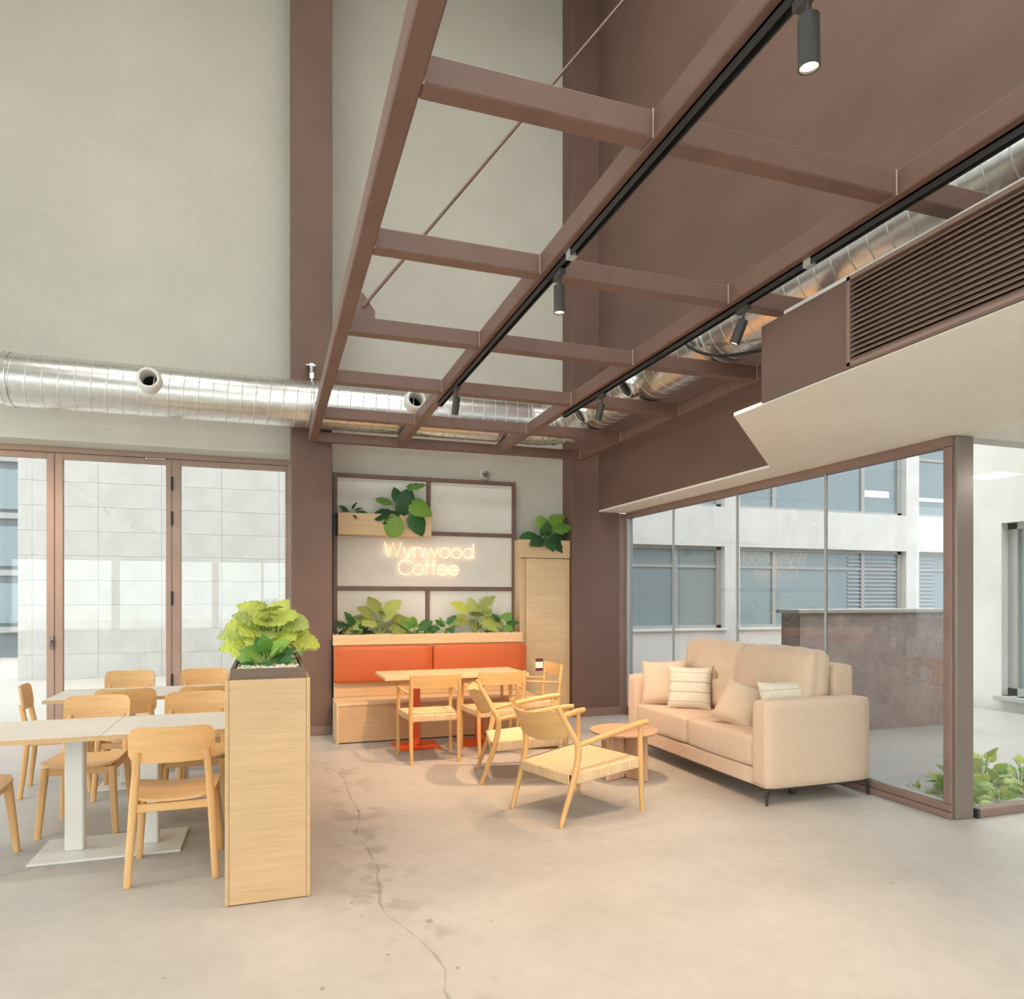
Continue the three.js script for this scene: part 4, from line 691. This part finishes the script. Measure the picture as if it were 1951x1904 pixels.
function armchair(label) {
  const c = thing('dining_armchair', label, 'chair', [0, 0, 0], 0, 'oak armchairs around the bench table');
  for (const s of [-1, 1]) {
    mesh('leg', limb([[s * 0.219, 0, 0.235], [s * 0.222, 0.45, 0.222], [s * 0.222, 0.812, 0.262]], [0.0155, 0.020, 0.0165], { seg: 10, square: 2.6, n: 10 }), M.arm, c);
    mesh('leg', limb([[s * 0.257, 0, -0.245], [s * 0.256, 0.655, -0.235]], [0.0145, 0.0175], { seg: 10, square: 2.6 }), M.arm, c);
    mesh('armrest', limb([[s * 0.226, 0.632, 0.235], [s * 0.25, 0.648, 0.0], [s * 0.258, 0.668, -0.26]], [0.014, 0.017, 0.019], { seg: 10, n: 10, flat: 0.75 }), M.arm, c);
  }
  wovenSeat(c, 0.25, 0.212, -0.23, 0.215, 0.45, 0.445, 0.065);
  const b = sheet(0.425, 0.118, 0.008, 0.016, x => 0.65 * (x * x) * -1 + 0.025, 16, 4); b.rotateX(0.11); mesh('backrest', b.translate(0, 0.752, 0.256), M.arm, c);
  return c;
}
const ar0 = armchair('oak armchair at the bench table nearest the orange base plate'); ar0.position.set(1.418, 0, -6.565); ar0.rotation.y = 0.0;
copyOf(ar0, 'oak armchair at the bench table partly behind the lounge chair', [2.06, 0, -6.61], 0.02);
copyOf(ar0, 'oak armchair at the right end of the bench table with a paper tag', [2.60, 0, -7.03], Math.PI / 2);
{
  const t = thing('price_tag', 'small dark and white paper tag hanging from the armchair by the cabinet', 'paper tag', [2.80, 0.805, -7.285]);
  mesh('card', merge(box(-0.05, 0.035, -0.10, 0.035, -0.002, 0.002)), mat({ color: lin(0.8, 0.76, 0.74), roughness: 0.7 }), t);
  mesh('header', box(-0.05, 0.035, 0.0, 0.035, -0.003, 0.003), mat({ color: lin(0.10, 0.02, 0.035), roughness: 0.6 }), t); mesh('footer', box(-0.05, 0.035, -0.10, -0.068, -0.003, 0.003), mat({ color: lin(0.10, 0.02, 0.035), roughness: 0.6 }), t);
  mesh('string', limb([[0.02, 0.03, 0.0], [0.04, 0.02, 0.04]], [0.002], { seg: 5 }), M.black, t);
}
function loungeChair(label) {
  const c = thing('lounge_chair', label, 'armchair', [0, 0, 0], 0, 'low woven lounge chairs facing the sofa');
  for (const s of [-1, 1]) {
    mesh('leg', limb([[s * 0.270, 0, 0.345], [s * 0.282, 0.30, 0.24], [s * 0.288, 0.50, 0.205], [s * 0.275, 0.62, 0.262], [s * 0.255, 0.785, 0.352]], [0.016, 0.022, 0.0235, 0.021, 0.0165], { seg: 12, n: 18 }), M.arm, c);
    mesh('leg', limb([[s * 0.335, 0, -0.345], [s * 0.332, 0.3, -0.337], [s * 0.328, 0.605, -0.335]], [0.0155, 0.021, 0.016], { seg: 12, n: 8 }), M.arm, c);
    mesh('armrest', limb([[s * 0.288, 0.525, 0.205], [s * 0.315, 0.575, -0.05], [s * 0.330, 0.618, -0.30], [s * 0.332, 0.628, -0.40]], [0.0165, 0.021, 0.024, 0.019], { seg: 12, n: 14 }), M.arm, c);
  }
  wovenSeat(c, 0.322, 0.268, -0.335, 0.255, 0.385, 0.335, 0.075);
  const b = sheet(0.50, 0.225, 0.03, 0.012, (x, y) => -1.35 * x * x + 0.075, 18, 6, t => 1.06 - 0.05 * t); b.rotateX(0.5); mesh('backrest', b.translate(0, 0.675, 0.325), M.arm, c);
  return c;
}
const lg0 = loungeChair('woven lounge chair nearest the viewer in front of the round table'); lg0.position.set(2.045, 0, -4.655); lg0.rotation.y = Math.atan2(-0.651, 0.201);
copyOf(lg0, 'woven lounge chair half hidden behind the nearer one', [2.005, 0, -5.69], Math.atan2(-0.975, -0.223));

// ================================================================ ROUND SIDE TABLE
{
  const t = thing('round_table', 'low round wooden table on crossed panels beside the sofa', 'side table', [2.81, 0, -5.345], 0.42);
  mesh('tabletop', new THREE.LatheGeometry([[0.0001, 0.378], [0.272, 0.378], [0.284, 0.386], [0.284, 0.398], [0.278, 0.404], [0.0001, 0.404]].map(q => new THREE.Vector2(...q)), 56), M.walnut, t);
  mesh('leg_panel', box(-0.232, 0.232, 0.0, 0.378, -0.018, 0.018, 0.012, 'y'), M.walnut, t);
  mesh('leg_panel', box(-0.018, 0.018, 0.0, 0.378, 0.0185, 0.24, 0.012, 'y'), M.walnut, t); mesh('leg_panel', box(-0.018, 0.018, 0.0, 0.378, -0.24, -0.0185, 0.012, 'y'), M.walnut, t);
  const u = t.children[0].geometry.attributes, p = u.position; for (let i = 0; i < p.count; i++) u.uv.setXY(i, p.getX(i), p.getZ(i));
}

// ================================================================ SOFA
{
  const s = thing('sofa', 'beige two-seat fabric sofa against the glazing', 'sofa');
  const part = (n, x0, x1, y0, y1, z0, z1, r, o) => { const m = mesh(n, soft(x1 - x0, y1 - y0, z1 - z0, r, o), M.sofa, s); m.position.set((x0 + x1) / 2, (y0 + y1) / 2, (z0 + z1) / 2); return m; };
  const zn = -4.25, zf = -6.34, aw = 0.165;
  part('armrest', 3.375, 4.335, 0.115, 0.752, zn - aw, zn, 0.028, { bulge: [0.004, 0.004, 0.004], n: 12 });
  part('armrest', 3.375, 4.335, 0.115, 0.752, zf, zf + aw, 0.028, { bulge: [0.004, 0.004, 0.004], n: 12 });
  part('base', 3.385, 4.33, 0.115, 0.245, zf + aw, zn - aw, 0.012, {});
  part('back_frame', 4.14, 4.335, 0.245, 0.985, zf + aw - 0.06, zn - aw + 0.0, 0.03, {});
  const zm = (zf + zn) / 2;
  for (const [a, b, d] of [[zf + aw, zm, 1], [zm, zn - aw, 2]]) part('seat_cushion', 3.378, 4.02, 0.247, 0.475, a + 0.003, b - 0.003, 0.03, { bulge: [0.008, 0.014, 0], wave: 0.0012, n: 16, sd: d, f: 20 });
  for (const [a, b, d] of [[zf + aw + 0.005, zm, 3], [zm, zn - aw + 0.0, 5]]) { const m = part('back_cushion', 3.885, 4.115, 0.472, 1.095, a + 0.006, b - 0.006, 0.085, { bulge: [0.035, 0.02, 0.004], wave: 0.0065, n: 30, sd: d, f: 27 }); m.rotation.z = -0.11; m.userData.label = 'plump creased back cushion'; }
  const lg = (x, z, dx, dz) => { const m = mesh('leg', merge(limb([[x, 0.115, z], [x + dx, 0, z + dz]], [0.020, 0.010], { seg: 8, square: 5, flat: 0.35 })), M.darkLeg, s); };
  lg(3.39, zn - 0.012, 0, 0.0); lg(4.30, zn - 0.015, 0.025, 0); lg(3.40, zf + 0.02, 0, 0); lg(4.30, zf + 0.02, 0.02, 0);
  mesh('leg_rail', merge(box(3.378, 3.39, 0.104, 0.116, zf + 0.02, zn - 0.012), box(3.39, 4.30, 0.106, 0.116, zn - 0.022, zn - 0.012)), M.darkLeg, s);
  for (const [x, z] of [[3.80, -4.48], [3.80, zm]]) { const m = mesh('centre_leg', cyl(0.026, 0.03, 0.115, 16).translate(x, 0.0575, z), M.black, s); }
}
function cushion(label, w, h, t, m, pos, rot, tassels, sd) {
  const c = thing('scatter_cushion', label, 'cushion', pos, 0, 'scatter cushions on the sofa'); c.rotation.set(...rot, 'YXZ');
  mesh('cover', pillow(w, h, t, sd), m, c);
  if (tassels) for (const [a, b] of tassels) {
    const x = a * w / 2, y = b * h / 2; const gs = [new THREE.SphereGeometry(0.018, 8, 6).translate(x + Math.sign(a) * 0.015, y, 0)]; seed = sd * 77 + a * 3 + b;
    for (let k = 0; k < 40; k++) { const an = -Math.PI / 2 + Math.sign(a) * 0.25 + rr(-0.38, 0.38), l = rr(0.085, 0.115), x1 = x + Math.sign(a) * 0.02, z1 = rr(-0.012, 0.03); gs.push(limb([[x1, y, 0], [x1 + Math.cos(an) * l * 0.5, y + Math.sin(an) * l * 0.45, z1], [x1 + Math.cos(an) * l, y + Math.sin(an) * l, z1 * 1.3]], [0.0042, 0.0032], { seg: 4, n: 3 })); }
    const q = mesh('tassel', merge(gs), M.tassel, c); q.userData.label = 'brown yarn tassel';
  }
}
cushion('plain beige cushion leaning on the far arm of the sofa', 0.44, 0.44, 0.15, M.sofa, [3.60, 0.685, -6.03], [-0.32, -0.80, 0.08], null, 2);
cushion('striped cushion with tassels beside the plain one on the far seat', 0.40, 0.40, 0.14, M.stripe, [3.675, 0.672, -5.70], [-0.25, -0.72, 0.0], [[1, 1], [1, -1]], 3);
cushion('plain beige cushion lying in the middle of the sofa', 0.37, 0.37, 0.16, M.sofa, [3.62, 0.635, -4.88], [-0.50, -0.95, -0.28], null, 4);
cushion('striped cushion with a tassel tucked behind the near arm', 0.40, 0.42, 0.12, M.stripe, [3.79, 0.655, -4.535], [-0.25, -0.25, 0.06], [[0.62, 1.12], [-1, -1]], 6);
// ================================================================ PLANTS
// leaf blade: base at the origin, tip along +y, upper side towards +z
function leafGeo(len, wid, kind, nl = 10) {
  const pos = [], uv = [], idx = [], nw = 3;
  for (let j = 0; j <= nl; j++) {
    const t = j / nl; let w = kind === 'heart' ? Math.pow(Math.sin(Math.PI * Math.pow(clamp(t * 0.97 + 0.03, 0, 1), 0.62)), 0.75) : kind === 'round' ? Math.pow(Math.sin(Math.PI * clamp(t * 0.96 + 0.03, 0, 1)), 0.55) : Math.pow(Math.sin(Math.PI * Math.pow(clamp(t * 0.98 + 0.02, 0, 1), 0.7)), 0.8);
    if (kind === 'split') w *= (j % 2 ? 1.0 : 0.45);
    if (kind === 'lobed') w *= j % 2 ? 1.06 : 0.78;
    const back = (kind === 'heart' || kind === 'split' || kind === 'lobed') && j < 2 ? -0.10 * len * (1 - t * 4) : 0;
    const dr = -0.22 * len * t * t;
    for (let i = -nw; i <= nw; i++) { const a = i / nw; const x = a * w * wid / 2; pos.push(x, t * len * 0.96 + back * Math.abs(a) + (kind === 'split' ? 0.05 * len * Math.abs(a) : 0), dr + 0.16 * Math.abs(x) * (1 - Math.abs(a) * 0.9) - 0.25 * x * x / wid + (kind !== 'round' ? 0.03 : 0.02) * len * Math.sin(j * 2.1 + i) * Math.abs(a)); uv.push(a * 0.5 + 0.5, t - Math.abs(a) * 0.15); }
  }
  const W = 2 * nw + 1; for (let j = 0; j < nl; j++) for (let i = 0; i < W - 1; i++) { const a = j * W + i; idx.push(a, a + 1, a + W, a + W, a + 1, a + W + 1); }
  const g = new THREE.BufferGeometry(); g.setAttribute('position', new THREE.Float32BufferAttribute(pos, 3)); g.setAttribute('uv', new THREE.Float32BufferAttribute(uv, 2)); g.setIndex(idx); g.computeVertexNormals(); return g;
}
const LG = { heart: leafGeo(1, 0.86, 'heart'), round: leafGeo(1, 0.90, 'round', 8), split: leafGeo(1, 0.98, 'split', 16), lobed: leafGeo(1, 0.95, 'lobed', 15), lance: leafGeo(1, 0.36, 'lance', 8) };
function addLeaf(parent, base, at, dir, nrm, size, kind, m, stemR = 0.0035, bow = 0.3) {
  const d = V(...dir).normalize(), n = V(...nrm); n.addScaledVector(d, -n.dot(d)).normalize(); const x = V().crossVectors(d, n);
  const l = mesh('leaf', LG[kind], m, parent); l.quaternion.setFromRotationMatrix(new THREE.Matrix4().makeBasis(x, d, n)); l.position.set(...at); l.scale.setScalar(size);
  if (base) { const b = V(...base), a = V(...at), mid = b.clone().lerp(a, 0.55); mid.y += bow * b.distanceTo(a) * 0.35; mesh('stem', limb([base, [mid.x, mid.y, mid.z], at], [stemR * 1.4, stemR, stemR * 0.8], { seg: 5, n: 6, cap: false }), L.stem, parent); }
}
// rosette of stalked leaves leaning mostly to the viewer's side
function rosette(name, label, pos, n, h, spread, size, kinds, mats, sd, o = {}) {
  const p = thing(name, label, 'plant', pos, 0, o.group); seed = sd * 1013 + 5;
  for (let i = 0; i < n; i++) {
    const t = (i + 0.5) / n, az = i * 2.399 + sd, k = Math.sqrt(t), el = lerp(0.95, o.low ?? 0.15, t) + rr(-0.08, 0.08);
    const r = spread * k * rr(0.85, 1.1), y = h * (el * rr(0.8, 1.0)); const fx = Math.cos(az), fz = Math.sin(az) * (o.flat ?? 0.6);
    const at = [fx * r * 0.62, Math.max(y * 0.82, 0.02), fz * r * 0.62];
    const dir = [fx * (0.5 + 0.6 * k), lerp(o.rise ?? 0.75, -0.35 + (o.up ?? 0), t), fz * (0.5 + 0.6 * k) + 0.05];
    const nrm = [fx * -0.15 * (1 - t) + fx * 0.4 * t, 0.75, 0.65 + fz * 0.3];
    addLeaf(p, [rr(-0.015, 0.015), 0, rr(-0.015, 0.015)], at, dir, nrm, size * rr(0.8, 1.12) * (o.grow ? lerp(1.0, 0.8, t) : 1), kinds[i % kinds.length], mats[i % mats.length], o.stem ?? 0.0035);
  }
  return p;
}
// on the divider: a big lime plant over a dark green one
rosette('lime_plant', 'large lime green lobed plant at the front end of the planter divider', [-0.005, 1.13, -4.28], 40, 0.41, 0.245, 0.155, ['lobed'], [L.lime, L.lime, L.limeDark], 3, { flat: 0.8, low: 0.42, stem: 0.004, rise: 0.25 });
rosette('dark_plant', 'dark green low plant under the lime one on the planter divider', [-0.02, 1.13, -4.04], 20, 0.14, 0.15, 0.10, ['heart', 'lobed'], [L.mid, L.dark, L.fresh], 8, { flat: 0.8, low: 0.1 });
rosette('lime_plant', 'second lime plant further back on the planter divider', [-0.02, 1.10, -4.85], 16, 0.34, 0.24, 0.18, ['lobed'], [L.lime, L.limeDark], 12, { flat: 0.8, low: 0.3 });
rosette('dark_plant', 'dark green plant at the back of the planter divider', [0.0, 1.10, -5.6], 12, 0.22, 0.2, 0.15, ['heart'], [L.mid, L.dark], 14, { flat: 0.8 });
// along the bench planter
const GB6 = 'plants in the bench planter', by = 1.07;
rosette('small_monstera', 'small dark split-leaf plant at the left end of the bench planter', [0.90, by, -8.22], 8, 0.20, 0.17, 0.17, ['split'], [L.dark, L.deep], 21, { low: 0.35, flat: 0.5 });
rosette('tall_philodendron', 'tall olive lobed plant left of the lattice bar in the bench planter', [1.20, by, -8.25], 11, 0.42, 0.30, 0.235, ['lobed'], [L.olive, L.limeDark, L.olive], 23, { low: 0.35, flat: 0.5, stem: 0.006 });
rosette('bushy_plant', 'bright green bushy plant in front of the middle lattice bar', [1.60, by, -8.20], 10, 0.18, 0.19, 0.16, ['lobed', 'heart'], [L.mid, L.fresh, L.dark], 27, { low: 0.2, flat: 0.5 });
rosette('small_monstera', 'small spreading green plant right of the middle lattice bar', [1.965, by, -8.22], 8, 0.18, 0.17, 0.15, ['split', 'lance'], [L.dark, L.mid], 31, { low: 0.4, flat: 0.5 });
rosette('tall_philodendron', 'tall yellow-green plant in the right half of the bench planter', [2.33, by, -8.25], 10, 0.42, 0.28, 0.23, ['lobed', 'split'], [L.limeDark, L.olive, L.lime], 36, { low: 0.4, flat: 0.5, stem: 0.006 });
rosette('small_monstera', 'small upright green plant at the right end of the bench planter', [2.66, by, -8.22], 9, 0.26, 0.15, 0.145, ['split', 'heart'], [L.dark, L.mid], 41, { low: 0.4, flat: 0.5 });
// wall planter and cabinet top
rosette('fern_plant', 'tiny dark feathery plant at the left of the wall planter', [0.885, 2.46, -8.44], 9, 0.12, 0.16, 0.12, ['lance', 'split'], [L.deep, L.dark], 45, { low: 0.1, flat: 0.5 });
{
  const p = thing('fiddle_leaf_plant', 'big-leaved trailing green plant spilling over the wall planter', 'plant', [1.46, 2.46, -8.43]);
  const lf = [ // dx, dy, dz, direction, normal, size, material
    [0.09, 0.36, 0.02, [0.9, 0.35, 0.1], [-0.3, 0.8, 0.5], 0.20, L.mid], [0.12, 0.16, 0.10, [0.7, -0.35, 0.3], [0.1, 0.3, 0.95], 0.24, L.fresh], [0.02, 0.12, 0.06, [0.35, 0.9, 0.1], [-0.2, 0.0, 1], 0.22, L.deep],
    [-0.10, 0.16, 0.04, [-0.85, 0.35, 0.1], [0.2, 0.75, 0.6], 0.17, L.mid], [-0.13, 0.08, 0.05, [-0.85, -0.35, 0.2], [0, 0.8, 0.6], 0.19, L.deep], [-0.06, 0.04, 0.06, [-0.75, -0.45, 0.2], [-0.1, 0.6, 0.8], 0.18, L.dark],
    [-0.05, 0.0, 0.12, [-0.35, -0.95, 0.08], [-0.2, 0.1, 1], 0.22, L.fresh], [0.14, 0.02, 0.12, [0.45, -0.85, 0.08], [0.2, 0.1, 1], 0.23, L.dark], [0.2, 0.14, 0.0, [0.85, 0.2, 0], [0.1, 0.4, 0.9], 0.15, L.deep], [0.0, 0.03, 0.08, [0.1, 0.6, 0.4], [0, -0.2, 1], 0.16, L.deep], [-0.02, 0.2, 0.02, [-0.2, 0.9, 0], [0.3, 0.1, 0.9], 0.15, L.dark]];
  for (const [x, y, z, d, n, s, m] of lf) addLeaf(p, [rr(-0.03, 0.03), 0, rr(-0.02, 0.02)], [x, y, z], d, n, s * 1.2, rnd() < 0.6 ? 'heart' : 'round', m, 0.0045, 0.4);
  const q = thing('fiddle_leaf_plant', 'leafy green plant on top of the oak cabinet', 'plant', [3.29, 2.20, -8.43]);
  const l2 = [[0.10, 0.28, 0.02, [0.8, 0.5, 0.1], [-0.3, 0.6, 0.7], 0.19, L.fresh], [0.13, 0.20, 0.06, [0.7, 0.05, 0.3], [0, 0.5, 0.9], 0.20, L.mid], [-0.02, 0.16, 0.05, [-0.2, 0.85, 0.1], [-0.1, 0.1, 1], 0.17, L.fresh], [-0.12, 0.10, 0.05, [-0.9, -0.25, 0.1], [0, 0.6, 0.8], 0.20, L.dark], [-0.06, 0.05, 0.1, [-0.7, -0.3, 0.3], [0, 0.5, 0.9], 0.18, L.deep],
    [0.02, 0.05, 0.10, [0.1, -0.5, 0.5], [0, 0.5, 0.9], 0.18, L.dark], [0.10, 0.10, 0.10, [0.55, -0.75, 0.15], [0.2, 0.3, 0.9], 0.24, L.deep], [0.0, 0.1, 0.06, [0.0, 0.5, 0.4], [0, -0.1, 1], 0.17, L.dark], [0.05, 0.13, 0.04, [0.5, 0.6, 0.2], [0, 0.2, 1], 0.15, L.mid]];
  for (const [x, y, z, d, n, s, m] of l2) addLeaf(q, [rr(-0.03, 0.03), 0, rr(-0.02, 0.02)], [x, y, z], d, n, s * 1.15, rnd() < 0.6 ? 'heart' : 'round', m, 0.0045, 0.4);
}
// weeds outside along the glazing
seed = 4242;
const WL = ['low leafy weed outside the pane right of the sofa', 'leafy weed outside at the foot of the corner pane', 'curling green weed outside nearest the corner post', 'low green weed outside halfway along the corner pane', 'pale green weed outside just right of the post', 'tall pale green weed outside right of the post', 'bushy pale weed outside at the right edge', 'small weed outside low behind the side sill', 'dense pale weed outside behind the side sill'];
[[4.85, -4.30, 0.16, 7], [4.9, -4.05, 0.22, 9], [4.75, -3.8, 0.30, 12], [5.0, -4.45, 0.12, 6], [5.0, -4.05, 0.42, 16], [5.35, -4.15, 0.42, 18], [5.65, -4.05, 0.36, 16], [5.15, -3.85, 0.22, 12], [5.45, -3.85, 0.25, 14]].forEach(([x, z, h, n], i) => rosette('garden_weed', WL[i], [x, -0.11, z], n * 3, h * 1.1, h * 0.75, h * 0.18 + 0.035, ['lance', 'heart'], [L.fresh, L.lime, L.limeDark], 60 + i, { low: 0.2, flat: 1, group: 'weeds outside the glazing' }));

renderer.render(scene, camera);
